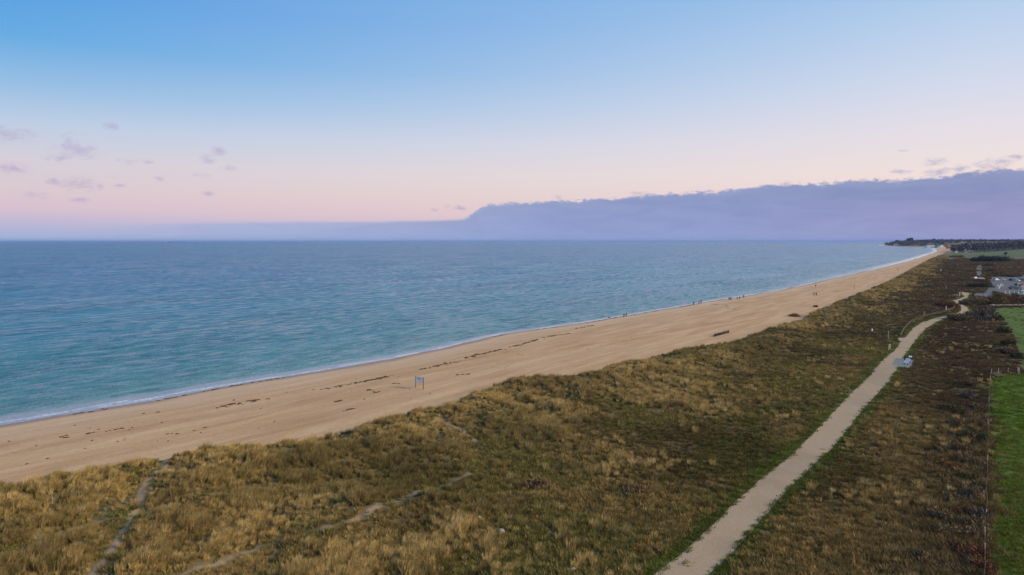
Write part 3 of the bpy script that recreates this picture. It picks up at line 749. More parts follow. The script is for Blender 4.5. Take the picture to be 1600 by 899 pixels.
mk.box((.22, -.055, 1.83), (.16, .012, .14))
mk.build('lettering', MT['blue'], bd)

# ---- dark brushwood groyne remains on the upper beach
def stake_row(a, b, n, h, label, cat='stake fence'):
    root = empty('stake_fence', a, label, cat)
    dx, dy, dz = b[0] - a[0], b[1] - a[1], b[2] - a[2]; L = math.hypot(dx, dy)
    for i in range(n):
        f = i / (n - 1); rr = random.Random(i)
        hh = h * rr.uniform(.78, 1.08); lx, ly = rr.uniform(-.06, .06), rr.uniform(-.06, .06)
        o_ = (-dy / L * (.16 if i % 2 else -.16), dx / L * (.16 if i % 2 else -.16))
        MB().tube([(dx * f + o_[0], dy * f + o_[1], dz * f - .2), (dx * f + o_[0] + lx, dy * f + o_[1] + ly, dz * f + hh)], [.15, .11], 7).build('stake', MT['darkwood'], root)
    br = MB()
    for j in range(60):
        rr = random.Random(j + 50); f = rr.uniform(.02, .98); z0 = rr.uniform(.08, h * .8)
        f2 = min(1, max(0, f + rr.uniform(-.16, .16)))
        br.tube([(dx * f, dy * f, dz * f + z0), (dx * f2, dy * f2, dz * f2 + z0 + rr.uniform(-.15, .15))], .035, 4)
    br.build('brushwood', MT['darkwood'], root)
    return root
a_ = ground(1115, 526.5); b_ = ground(1139, 520)
stake_row(a_, b_, 22, .85, 'long low row of dark stakes packed with brushwood on the sand')
g_ = ground(1274.5, 480)
bx = empty('brushwood_pile', g_, 'small dark pile of brushwood at the foot of the far dunes', 'brushwood')
for i_ in range(3):
    m_ = MB()
    for j in range(22):
        rr = random.Random(j + 100 * i_); c_ = ((i_ - 1) * .55 + rr.uniform(-.3, .3), rr.uniform(-.4, .4), rr.uniform(.1, .7)); a2 = rr.uniform(0, 6.28); l_ = rr.uniform(.3, .6)
        m_.tube([(c_[0] - math.cos(a2) * l_, c_[1] - math.sin(a2) * l_, max(.04, c_[2] - .15)), (c_[0] + math.cos(a2) * l_, c_[1] + math.sin(a2) * l_, c_[2] + .15)], .045, 5)
    m_.build('bundle', MT['darkwood'], bx)

# ---- people
def skin_obj(name, verts, edges, radii, m, parent=None, root=0, sub=1):
    me = bpy.data.meshes.new(name); me.from_pydata(verts, edges, []); me.update(); me.materials.append(m)
    o = bpy.data.objects.new(name, me); COL.objects.link(o)
    if parent is not None: o.parent = parent
    o.modifiers.new('skin', 'SKIN')
    if not me.skin_vertices: me.skin_vertices.new(name='')
    for i, r_ in enumerate(radii):
        r_ = r_ if hasattr(r_, '__len__') else (r_, r_)
        me.skin_vertices[0].data[i].radius = r_; me.skin_vertices[0].data[i].use_root = (i == root)
    sb = o.modifiers.new('sub', 'SUBSURF'); sb.levels = sub; sb.render_levels = sub
    return o
def pose(kind):
    st_ = {'walk': .24, 'stand': .05, 'stride': .34, 'stoop': .12}[kind]
    lean = .32 if kind == 'stoop' else .03
    J = {}
    J['pelvis'] = (0, 0, .95); J['waist'] = (0, lean * .2, 1.10); J['chest'] = (0, lean * .7, 1.30); J['neck'] = (0, lean, 1.47); J['head'] = (0, lean * 1.15 + .02, 1.58); J['crown'] = (0, lean * 1.2 + .01, 1.70)
    J['nose'] = (0, lean * 1.15 + .125, 1.59)
    for s_, n_ in ((-1, 'l'), (1, 'r')):
        f = st_ * s_
        J['hip' + n_] = (.10 * s_, 0, .90); J['knee' + n_] = (.11 * s_, f * .55 + .03, .49); J['ank' + n_] = (.11 * s_, f, .09); J['toe' + n_] = (.13 * s_, f + .17, .04)
        J['sho' + n_] = (.19 * s_, lean * .9, 1.41); J['elb' + n_] = (.25 * s_, lean * .9 - f * .45, 1.13); J['wri' + n_] = (.25 * s_, lean * .9 - f * .7 + .10, .89)
    return J
def body_mesh(kind, name):
    J = pose(kind); names = list(J); ix = {k_: i for i, k_ in enumerate(names)}; V = [J[k_] for k_ in names]; E_ = []
    rad = {'pelvis': (.14, .11), 'waist': (.125, .10), 'chest': (.16, .115), 'neck': .055, 'head': (.082, .10), 'crown': .07, 'nose': .016}
    for n_ in 'lr': rad.update({'hip' + n_: .095, 'knee' + n_: .06, 'ank' + n_: .042, 'toe' + n_: .04, 'sho' + n_: .062, 'elb' + n_: .043, 'wri' + n_: .03})
    ed = [('pelvis', 'waist'), ('waist', 'chest'), ('chest', 'neck'), ('neck', 'head'), ('head', 'crown'), ('head', 'nose')]
    for n_ in 'lr': ed += [('pelvis', 'hip' + n_), ('hip' + n_, 'knee' + n_), ('knee' + n_, 'ank' + n_), ('ank' + n_, 'toe' + n_), ('chest', 'sho' + n_), ('sho' + n_, 'elb' + n_), ('elb' + n_, 'wri' + n_)]
    E_ = [(ix[a], ix[b]) for a, b in ed]; Rr = [rad[k_] for k_ in names]
    for s_, n_ in ((-1, 'l'), (1, 'r')):          # palm, four fingers and a thumb
        w = Vector(J['wri' + n_]); pal = len(V); V.append(tuple(w + Vector((0, .02, -.08)))); Rr.append((.018, .036)); E_.append((ix['wri' + n_], pal))
        for k_ in range(4):
            q = w + Vector((0, .02 + (k_ - 1.5) * .021, -.11)); l_ = (.060, .072, .068, .052)[k_]; a = len(V)
            V += [tuple(q), tuple(q + Vector((-.008 * s_, .004, -l_ * .5))), tuple(q + Vector((-.028 * s_, .006, -l_)))]; Rr += [.010, .009, .008]; E_ += [(pal, a), (a, a + 1), (a + 1, a + 2)]
        a = len(V); V += [tuple(w + Vector((-.01 * s_, .055, -.06))), tuple(w + Vector((-.018 * s_, .075, -.095)))]; Rr += [.011, .009]; E_ += [(pal, a), (a, a + 1)]
    return V, E_, Rr, J
def person(kind, loc, rz, coat, legs, hairc, label, group, sc=1.0, scarf=None):
    V, E_, Rr, J = body_mesh(kind, 'person')
    o = skin_obj('person', V, E_, Rr, MT['skin']); o.location = loc; o.rotation_euler = (0, 0, rz); o.scale = (sc,) * 3
    tag(o, label, 'person', group)
    jv = [J['pelvis'], J['waist'], J['chest'], tuple(Vector(J['neck']) - Vector((0, 0, .03)))]; je = [(0, 1), (1, 2), (2, 3)]; jr = [(.175, .14), (.155, .13), (.19, .145), .075]
    for n_ in 'lr':
        a = len(jv); jv += [J['sho' + n_], J['elb' + n_], J['wri' + n_]]; jr += [.085, .066, .05]; je += [(2, a), (a, a + 1), (a + 1, a + 2)]
    skin_obj('jacket', jv, je, jr, coat, o)
    tv = [(0, 0, .93)]; te = []; tr = [(.155, .125)]
    for n_ in 'lr':
        a = len(tv); tv += [J['hip' + n_], J['knee' + n_], J['ank' + n_]]; tr += [.112, .08, .062]; te += [(0, a), (a, a + 1), (a + 1, a + 2)]
    skin_obj('trousers', tv, te, tr, legs, o)
    h = Vector(J['head'])
    MB().blob((h.x, h.y - .022, h.z + .065), (.098, .108, .095), 3, 12, 7, .04).build('hair', hairc, o, smooth=True)
    for n_ in 'lr':
        a_ = Vector(J['ank' + n_]); sb_ = MB().blob((a_.x, a_.y + .07, .055), (.052, .145, .055), 5, 10, 6, .02).build('shoe', MT['tyre'], o, smooth=True)
    return o
CL = {k_: pm(k_, c, .9) for k_, c in dict(black_cloth=(.018, .019, .022), navy_cloth=(.022, .032, .06), maroon_cloth=(.10, .022, .03), grey_cloth=(.075, .078, .085), green_cloth=(.03, .042, .03), jeans_cloth=(.04, .06, .10), tan_cloth=(.19, .13, .08)).items()}
HC = [pm('dark_hair', (.03, .02, .014)), pm('light_brown_hair', (.12, .075, .04)), pm('wool_hat', (.05, .05, .06)), pm('red_hat', (.22, .03, .03))]
B_, N_, Mr, Gy, Gn, Je, Tn = [CL[k_] for k_ in ('black_cloth', 'navy_cloth', 'maroon_cloth', 'grey_cloth', 'green_cloth', 'jeans_cloth', 'tan_cloth')]
G_ = 'people walking along the beach'
folk = [(975, 496.5, 'stride', 10, N_, B_, HC[2], 'person in a dark blue coat walking nearest along the wet shoreline'),
        (978.8, 495, 'walk', 20, Mr, B_, HC[0], 'person in a dark red coat walking at the water edge beside the dark blue coat'),
        (1083.6, 477.3, 'stoop', -60, B_, B_, HC[0], 'person in black bending forward at the water edge'),
        (1092, 475.4, 'walk', -35, Mr, Je, HC[1], 'shorter person in a dark red coat beside the shoreline, next to a taller one'),
        (1095.3, 474.5, 'stand', -20, B_, B_, HC[2], 'tall person in black standing at the water edge behind a shorter red coat'),
        (1139.3, 469.8, 'stand', 160, Gy, B_, HC[0], 'thin person in grey standing left of a pair by the sea'),
        (1142.1, 469.8, 'walk', 150, B_, B_, HC[2], 'broader person in black standing right of a pair by the sea'),
        (1152, 468.6, 'walk', -40, Tn, Je, HC[1], 'person in a tan coat walking in the gap between pairs at the shore'),
        (1155.5, 468.4, 'stride', -40, N_, B_, HC[0], 'person in a navy coat walking just right of the tan coat'),
        (1162, 466.3, 'walk', -35, B_, Gy, HC[2], 'lone person in a black coat ahead of the shoreline group'),
        (1274.5, 449.3, 'stride', 170, B_, B_, HC[0], 'lone person in black walking high on the sand close to the far waterline'),
        (1271.7, 462.4, 'walk', -30, N_, B_, HC[1], 'slimmer person in navy, left one of two walking mid beach'),
        (1275.3, 462.4, 'walk', -30, B_, B_, HC[2], 'broader person in black, right one of two walking mid beach'),
        (1362, 453.4, 'walk', -30, B_, Je, HC[0], 'person in black walking at the dune foot, left of two'),
        (1365.5, 453.4, 'stand', -30, Gy, B_, HC[2], 'person in grey standing at the dune foot, right of two'),
        (1403, 423, 'walk', 180, B_, B_, HC[0], 'farthest lone person in dark clothes on the distant beach')]
for i, (u, v, kd, rz, ct, lg, hc, lb) in enumerate(folk):
    person(kd, ground(u, v), R(rz), ct, lg, hc, lb, G_, sc=[1.0, .98, 1.06, .88, 1.08, 1.06, 1.08, .95, 1.0, 1.06, 1.1, 1.0, 1.08, 1.0, 1.02, 1.15][i])
# dog at the water line
g_ = ground(952, 498)
dv = [(0, 0, .48), (0, .28, .47), (0, .42, .58), (0, .56, .66), (0, .68, .62), (0, -.28, .48), (0, -.46, .60)]
de = [(0, 1), (1, 2), (2, 3), (3, 4), (0, 5), (5, 6)]; dr = [.115, .14, .075, .075, .04, .11, .022]
for sx_ in (-1, 1):
    a = len(dv); dv += [(.09 * sx_, .30, .34), (.09 * sx_, .31, .17), (.09 * sx_, .33, .02)]; dr += [.05, .03, .026]; de += [(1, a), (a, a + 1), (a + 1, a + 2)]
    a = len(dv); dv += [(.09 * sx_, -.22, .33), (.09 * sx_, -.36, .19), (.09 * sx_, -.32, .02)]; dr += [.065, .03, .026]; de += [(5, a), (a, a + 1), (a + 1, a + 2)]
    a = len(dv); dv += [(.05 * sx_, .54, .76)]; dr += [.022]; de += [(3, a)]
dog = skin_obj('dog', dv, de, dr, CL['black_cloth']); dog.location = g_; dog.rotation_euler = (0, 0, R(60)); dog.scale = (1.15,) * 3
tag(dog, 'black dog standing at the edge of the water', 'dog')

# ---- thin marker poles
def pole(u, v, h, r, m, label, name='marker_post', cap=None, cat='post', lean=0):
    g_ = ground(u, v); rt = empty(name, g_, label, cat, 'pale posts in the dunes' if name == 'marker_post' else None)
    MB().tube([(0, 0, -.3), (lean * h, 0, h)], [r, r * .92], 8).build('post', m, rt)
    MB().tube([(lean * h, 0, h), (lean * h, 0, h + .06)], [r * 1.25, r * .7], 8).build('cap', cap or m, rt)
    return rt
pole(1387.6, 529.5, 2.2, .10, MT['pale'], 'pale wooden post in the dunes nearest the benches, by the path spur')
pole(1443.5, 495.5, 2.1, .11, MT['pale'], 'pale wooden post left of the path where it starts to bend')
pole(1478, 486, 1.9, .13, MT['white'], 'white post behind the path fence close to the bend')
pole(1478, 452.5, 2.3, .14, MT['pale'], 'pale post in the brown heath beyond the path junction')
pole(1470, 424.5, 2.4, .22, MT['white'], 'small white post on the dark heath far beyond the car park road')
pole(1460, 432.5, 2.2, .16, MT['pale'], 'dull short post at the far edge of the dune grass')
pole(1499.3, 463.4, 1.9, .2, MT['white'], 'thick white bollard at the path junction', 'bollard', cat='bollard')
pole(1335, 452.5, 2.6, .10, MT['wood'], 'thin dark pole standing alone on the sand', 'beach_pole', cat='pole')
pole(1591.5, 584, 1.2, .12, MT['pale'], 'thick pale gate post at the top of the near green field', 'gate_post')
pole(1502.3, 487, 1.1, .13, MT['white'], 'low white post at the bend of the path', 'bollard', cat='bollard')
# red topped marker
g_ = ground(1362.7, 520)
rt = empty('marker_sign', g_, 'small white marker with a reddish top standing in the dune grass', 'marker')
MB().tube([(0, 0, -.2), (0, 0, .75)], .07).build('post', MT['pale'], rt)
MB().box((0, 0, .85), (.42, .12, .62)).build('panel', MT['white'], rt, .02)
MB().box((0, 0, 1.32), (.30, .11, .30)).build('cap', MT['red'], rt, .02)

# ---- picnic table and benches on the paved pad
ga = ground(1416, 569.5); gb = ground(1422, 562)
def bench(loc, rz, w, label, back=True, group='white benches on the paved pad'):
    rt = empty('bench', loc, label, 'bench', group, rz)
    MB().box((0, 0, .46), (w, .46, .06)).build('seat', MT['white'], rt, .01)
    if back: MB().box((0, .24, .76), (w, .06, .44), rx=-.18).build('backrest', MT['white'], rt, .01)
    for s_ in (-1, 1):
        MB().box((s_ * (w / 2 - .16), 0, .22), (.08, .42, .42)).build('leg', MT['tyre'], rt)
    return rt
bench(ground(1415.5, 570), R(-38), 1.0, 'white bench at the front of the paved pad beside the path')
bench(ground(1418.2, 567), R(-38), 1.0, 'white bench in the middle of the paved pad beside the path')
g_ = ground(1422.2, 564)
rt = empty('information_lectern', g_, 'small tilted white panel on a dark stand at the back of the paved pad', 'lectern', rz=R(-40))
MB().box((0, 0, .45), (.12, .12, .9)).build('stand', MT['tyre'], rt); MB().box((0, 0, 1.0), (.7, .5, .04), rx=.6).build('panel', MT['white'], rt, .01)
g_ = ground(1414.5, 563)
rt = empty('litter_bin', g_, 'dark litter bin at the back left corner of the paved pad', 'bin')
MB().tube([(0, 0, 0), (0, 0, .85)], [.24, .27], 14).build('body', MT['tyre'], rt); MB().tube([(0, 0, .86), (0, 0, .96)], [.29, .2], 14).build('lid', MT['tyre'], rt)
# notice posts by the spur
g_ = ground(1389.5, 547)
rt = empty('gate', g_, 'weathered pale wooden gate frame in dark scrub beside the path', 'gate', rz=R(50))
for s_ in (-1, 1): MB().tube([(s_ * .9, 0, -.2), (s_ * .9, 0, 1.5)], .09).build('post', MT['pale'], rt)
for z_ in (.5, .95, 1.35): MB().box((0, 0, z_), (1.8, .05, .1)).build('rail', MT['pale'], rt)

# ---- wooden rail fence along the bend of the path
fpx = [(1407, 527), (1411, 519), (1417, 511), (1424, 505), (1433, 500.5), (1443, 497), (1454, 494), (1464, 491.5), (1474, 489.5), (1482, 487.5), (1489, 484.5), (1493, 480), (1492, 476)]
fp = [ground(u, v) for u, v in fpx]
rt = empty('rail_fence', fp[0], 'low brown wooden rail fence curving along the left side of the path', 'fence')
pts = []
for a, b in zip(fp[:-1], fp[1:]):
    L = math.dist(a[:2], b[:2]); k_ = max(1, round(L / 2.6))
    pts += [tuple(a[i] + (b[i] - a[i]) * j / k_ for i in range(3)) for j in range(k_)]
pts.append(fp[-1]); o0 = fp[0]
rel = [(p[0] - o0[0], p[1] - o0[1], gz(p[0], p[1]) - o0[2]) for p in pts][:99]
for i, p in enumerate(rel):
    MB().tube([(p[0], p[1], p[2] - .2), (p[0] + random.uniform(-.04, .04), p[1], p[2] + random.uniform(1.05, 1.2))], .085, 7).build('post', MT['wood'], rt)
for zz in (.5, .95):
    MB().tube([(p[0], p[1], p[2] + zz + random.uniform(-.04, .04)) for p in rel], .05, 6).build('rail', MT['wood'], rt)

# ---- wire fence between the heath and the green field
wpx = [(1534.5, 960), (1536.5, 899), (1539, 840), (1541, 790), (1542.5, 740), (1543.5, 700), (1544.5, 660), (1545, 625), (1545.5, 602), (1549, 584)]
wp = [ground(u, v) for u, v in wpx]
rt = empty('wire_fence', wp[0], 'pale post and wire fence along the edge of the near green field', 'fence')
pts = []
for a, b in zip(wp[:-1], wp[1:]):
    L = math.dist(a[:2], b[:2]); k_ = max(1, round(L / 4.2)); pts += [tuple(a[i] + (b[i] - a[i]) * j / k_ for i in range(3)) for j in range(k_)]
pts.append(wp[-1]); o0 = wp[0]; tops = []
for i, p in enumerate(pts):
    q = (p[0] - o0[0], p[1] - o0[1], gz(p[0], p[1]) - o0[2]); rr = random.Random(i); hh = rr.uniform(.95, 1.25); lx, ly = rr.uniform(-.1, .1), rr.uniform(-.06, .06)
    MB().tube([(q[0], q[1], q[2] - .2), (q[0] + lx, q[1] + ly, q[2] + hh)], [.06, .055], 7).build('post', MT['pale' if i in (3, 4) or i % 5 == 0 else 'wood'], rt); tops.append((q, lx, ly, hh))
for f in (.35, .62, .92):
    MB().tube([(q[0] + lx * f, q[1] + ly * f, q[2] + hh * f) for q, lx, ly, hh in tops], .012, 4).build('wire', MT['wire'], rt)
wpx = [(1549, 584.5), (1560, 583.5), (1575, 582.5), (1590, 581.5), (1620, 580)]
wp = [ground(u, v) for u, v in wpx]; o0 = wp[0]
rt = empty('wire_fence', wp[0], 'short wire fence across the far end of the near green field', 'fence'); tops = []
for i, p in enumerate(wp):
    q = (p[0] - o0[0], p[1] - o0[1], p[2] - o0[2]); MB().tube([(q[0], q[1], q[2] - .2), (q[0], q[1], q[2] + 1.1)], .06, 7).build('post', MT['pale'], rt); tops.append(q)
for z_ in (.5, 1.0): MB().tube([(q[0], q[1], q[2] + z_) for q in tops], .012, 4).build('wire', MT['wire'], rt)

# ---- information boards by the car park
g_ = ground(1540, 465.5)
for k_, (u, m_, lb) in enumerate(((1539.8, 'white', 'white information board left of a pinkish one below the car park'), (1546.2, 'pink', 'pinkish white information board right of a white one below the car park'))):
    g_ = ground(u, 465.5); rt = empty('information_board', g_, lb, 'sign', 'information boards by the road', R(-35))
    for s_ in (-1, 1): MB().tube([(s_ * .8, 0, -.2), (s_ * .8, 0, 2.2)], .07, 7).build('post', MT['red'], rt)
    p_ = MB().box((0, -.05, 1.35), (1.5, .06, 1.35)).build('panel', MT[m_], rt, .01)
    MB().box((0, -.05, 2.08), (1.56, .1, .09)).build('frame', MT['red'], rt)
    mk = MB()
    for j in range(3): mk.box((-.3 + .25 * j, -.092, 1.25 + .16 * (j % 2)), (.2, .012, .22))
    mk.build('picture', MT['blue'], p_)

# ---- painted bay lines in the car park (flat sheets on the asphalt)
M_line = MT['white']
def strip(a, b, w, z, V, F):
    a = np.array(a); b = np.array(b); d = (b - a) / np.linalg.norm(b - a); n_ = np.array([-d[1], d[0]]) * w / 2; k_ = len(V)
    V += [tuple(a + n_) + (z,), tuple(a - n_) + (z,), tuple(b - n_) + (z,), tuple(b + n_) + (z,)]; F.append((k_, k_ + 1, k_ + 2, k_ + 3))
V = []; F = []
strip(P(1560.5, 451.5, 2), P(1565, 443.5, 2), .30, PZ + .056, V, F)
strip(P(1559, 448, 2), P(1560, 445.5, 2), .28, PZ + .056, V, F); strip(P(1566.5, 447.5, 2), P(1567, 445, 2), .28, PZ + .056, V, F)
for k_ in range(9):
    u = 1571 + k_ * 7; strip(P(u, 460, 2), P(u - .6, 455, 2), .14, PZ + .056, V, F)
tag(link('parking_marking', np_mesh('parking_marking', V, F), M_line), kind='structure')

# ---- cars
def car(loc, rz, paint, label, kind='hatch', sc=1.0):
    rt = empty('parked_car', loc, label, 'car', 'cars parked in the car park', rz); rt.scale = (sc,) * 3
    prof = [(-2.12, .32), (-2.2, .55), (-2.14, .86), (-1.75, .96), (-1.1, 1.0), (1.0, 1.0), (1.75, .86), (2.12, .72), (2.2, .5), (2.1, .28)]
    body = MB().prism(prof, .88, [.92, .97, .96, .95, .96, .96, .93, .9, .93, .92]).build('body', paint, rt, .05)
    if kind == 'estate': cp = [(-1.95, .96), (-1.72, 1.46), (-1.3, 1.56), (.25, 1.54), (1.12, .97)]
    elif kind == 'van': cp = [(-2.1, .9), (-2.05, 1.85), (-1.8, 1.95), (1.1, 1.92), (1.8, .88)]
    else: cp = [(-1.75, .95), (-1.35, 1.40), (-.95, 1.50), (.2, 1.48), (1.05, .98)]
    MB().prism(cp, .84, [.97, .80, .74, .74, .95]).build('windows', MT['glass'], rt, .03)
    zr = max(z for _, z in cp); x0, x1 = (cp[2][0] - .1, cp[3][0] + .05)
    MB().box(((x0 + x1) / 2, 0, zr + .012), (x1 - x0, 1.22, .05)).build('roof', paint, rt, .02)
    for s_ in (-1, 1):
        for px_, qx_ in ((cp[0], cp[1]), (cp[4], cp[3])):
            MB().tube([(px_[0], s_ * .80, px_[1]), (qx_[0], s_ * .655, qx_[1] + .02)], .045, 5).build('pillar', paint, rt)
        for x_ in (-1.35, 1.35):
            w = MB().tube([(x_, s_ * .70, .32), (x_, s_ * .90, .32)], .32, 18).build('wheel', MT['tyre'], rt)
            MB().tube([(x_, s_ * .89, .32), (x_, s_ * .915, .32)], .19, 12).build('rim', MT['rim'], w)
        MB().box((2.12, s_ * .62, .68), (.12, .34, .15)).build('headlight', MT['lamp'], rt)
        MB().box((-2.15, s_ * .68, .78), (.08, .2, .2)).build('tail_light', MT['red'], rt)
    return rt
CP = {k_: pm(k_, c,   .5, 0, .05, spec=.3) for k_, c in dict(white_car_paint=(.70, .72, .74), silver_car_paint=(.50, .53, .56), dark_green_car_paint=(.02, .045, .045), blue_car_paint=(.05, .12, .22),
      maroon_car_paint=(.09, .02, .05), teal_car_paint=(.03, .12, .15), pale_blue_car_paint=(.36, .47, .58), pinkish_car_paint=(.55, .42, .52)).items()}
cars = [(1524, 436, 20, 'silver_car_paint', 'silver hatchback standing in the brown heath left of the car park', 'hatch', 1.0),
        (1533, 436.6, -8, 'white_car_paint', 'white estate car beside a silver one left of the car park', 'estate', 1.0),
        (1557, 439, 12, 'pale_blue_car_paint', 'pale blue car at the top left corner of the car park', 'hatch', 1.05),
        (1564.5, 438.6, -40, 'white_car_paint', 'white estate car parked beside a pale blue one', 'estate', 1.05),
        (1587.5, 439.6, -60, 'white_car_paint', 'white car with dark windscreen seen end on in the back row', 'hatch', 1.05),
        (1582, 439, -70, 'dark_green_car_paint', 'dark green car in the back row between pale blue and white cars', 'hatch', 1.05),
        (1596.5, 439, -10, 'blue_car_paint', 'blue car at the right end of the back row', 'estate', 1.05),
        (1591.5, 446.5, 5, 'maroon_car_paint', 'dark maroon car in the middle row of the car park', 'hatch', 1.05),
        (1584.5, 452, -5, 'teal_car_paint', 'teal car with pale windscreen at the front of the car park', 'hatch', 1.2),
        (1599, 450.5, 0, 'pinkish_car_paint', 'pinkish silver car behind the frontmost white one at the frame edge', 'hatch', 1.05),
        (1600.5, 456.5, 0, 'white_car_paint', 'white car frontmost at the right edge of the frame', 'estate', 1.05)]
for u, v, rz, p_, lb, kd, sc in cars: car(ground(u, v), R(rz), CP[p_], lb, kd, sc)

# ---- shrubs
def leaf_mat(name, c):
    m, t, b = mat(name); n_ = t.noise(t.add('ShaderNodeTexCoord').outputs['Object'], 1.6, 4, .7)
    t.put(b.inputs['Base Color'], t.ramp(n_, [(.3, tuple(v * .75 for v in c)), (.55, c), (.72, tuple(v * 1.5 for v in c))])); b.inputs['Roughness'].default_value = .9; b.inputs['Specular IOR Level'].default_value = .15
    return m
LM = dict(tan=leaf_mat('tan_twigs', (.20, .14, .075)), olive=leaf_mat('olive_twigs', (.085, .078, .032)), dark=leaf_mat('dark_twigs', (.17, .115, .060)), russet=leaf_mat('russet_twigs', (.16, .065, .038)),
          grey=leaf_mat('grey_twigs', (.13, .105, .085)), yellow=leaf_mat('yellow_leaves', (.20, .17, .05)), evergreen=leaf_mat('dark_evergreen', (.050, .060, .042)), far=leaf_mat('far_bare_crowns', (.15, .135, .125)))
def crown(seed, r, h, n, leaf, z0=0.0, clumps=14, twig=True):
    q = np.random.default_rng(int(seed)); cc = q.normal(size=(clumps, 3)); cc /= np.linalg.norm(cc, axis=1)[:, None]; cc *= q.uniform(.35, .8, (clumps, 1)); cc[:, 2] = np.abs(cc[:, 2]) if z0 == 0 else cc[:, 2]
    c_ = cc[q.integers(0, clumps, n)] + q.normal(0, .20, (n, 3)); ln = np.linalg.norm(c_, axis=1); c_ /= np.maximum(1, ln)[:, None]
    c_ = c_ * np.array([r, r, h if z0 == 0 else h / 2]); c_[:, 2] += z0; c_[:, 2] = np.maximum(c_[:, 2], .05)
    d_ = q.normal(size=(n, 3)); 
    if twig: d_[:, 2] = np.abs(d_[:, 2]) * 1.5 + .3
    d_ /= np.linalg.norm(d_, axis=1)[:, None]; w_ = np.cross(d_, q.normal(size=(n, 3))); w_ /= np.linalg.norm(w_, axis=1)[:, None]
    s_ = leaf * q.uniform(.6, 1.4, (n, 1)); wd = s_ * (.16 if twig else .6)
    V = np.stack([c_ - w_ * wd, c_ + w_ * wd, c_ + d_ * s_ + w_ * wd * .4, c_ + d_ * s_ - w_ * wd * .4], 1).reshape(-1, 3)
    return V, np.arange(n * 4).reshape(-1, 4)
def stems(seed, r, h, n=9):
    q = random.Random(seed); m_ = MB()
    for i in range(n):
        a = q.uniform(0, 6.28); f = q.uniform(.2, .7)
        m_.tube([(0, 0, -.1), (math.cos(a) * r * f * .4, math.sin(a) * r * f * .4, h * .4), (math.cos(a) * r * f, math.sin(a) * r * f, h * .8)], [.05, .035, .012], 5)
    return m_
def shrub(u, v, r, h, kind, label, group='bare shrubs on the heath', n=1300, leaf=.28, seed=1, xy=None):
    g_ = ground(u, v) if xy is None else xy
    rt = empty('shrub', g_, label, 'shrub', group)
    V, F = crown(seed, r, h, n, leaf); link('foliage', np_mesh('foliage', V, F), LM[kind], rt)
    stems(seed, r, h).build('stem', MT['bark'], rt)
    return rt
near = [(1468, 812, 1.15, 1.2, 'tan', 'small round tan shrub alone on the brown heath near the fence'),
        (1525, 690, 2.6, 2.0, 'olive', 'large olive green shrub against the field fence'),
        (1498, 668, 1.9, 1.5, 'dark', 'dark spreading shrub left of the large olive shrub'),
        (1500, 705, 2.0, 1.1, 'dark', 'low dark thicket in front of the large olive shrub'),
        (1521, 780, 1.5, 1.4, 'tan', 'pale tan shrub close to the fence halfway down'),
        (1493, 785, 1.6, .9, 'dark', 'low dark shrub between the two tan shrubs'),
        (1530, 812, 1.1, 1.1, 'grey', 'grey bare shrub touching the wire fence'),
        (1510, 622, 1.3, 1.2, 'grey', 'pale grey shrub with two humps on the dark heath'),
        (1515, 602, 1.6, 1.2, 'dark', 'dark shrub at the top corner of the near field'),
        (1440, 875, 1.4, .8, 'dark', 'low dark patch of twigs in the foreground right of the path'),
        (1527, 870, 1.0, .9, 'russet', 'small russet shrub at the fence in the foreground'),
        (840, 762, 1.7, .7, 'dark', 'low dark purple brown shrub left of the path in open heath'),
        (990, 770, 2.0, .7, 'dark', 'wide low dark shrub right of the purple brown one'),
        (1310, 482 + 3, 2.0, 1.3, 'dark', 'dark lone shrub on the golden dune crest'),
        (1240, 494.5, 2.6, 1.1, 'dark', 'dark heap of twigs where the far sand meets the dunes')]
for i, (u, v, r_, h_, k_, lb) in enumerate(near): shrub(u, v, r_, h_, k_, lb, seed=200 + i, n=int(500 + 350 * r_))
scrub = [(1490, 640), (1506, 648), (1528, 640), (1518, 656), (1534, 660), (1484, 690), (1508, 722), (1530, 728), (1492, 735), (1476, 752), (1514, 752), (1533, 765), (1502, 806), (1515, 822), (1486, 838), (1525, 842), (1498, 862), (1512, 884), (1478, 892), (1532, 895)]
OW = 'first second third fourth fifth sixth seventh eighth ninth tenth eleventh twelfth thirteenth fourteenth fifteenth sixteenth seventeenth eighteenth nineteenth last'.split()
scrub.sort(key=lambda p: p[1])
for i, (u, v) in enumerate(scrub):
    rr = random.Random(i + 70); shrub(u, v, rr.uniform(1.1, 2.3), rr.uniform(.6, 1.2), rr.choice(['dark', 'dark', 'russet', 'olive']), 'low scrub bush beside the field fence, ' + OW[i] + ' counting from its far end', 'low scrub bushes along the field fence', n=850, leaf=.26, seed=600 + i)
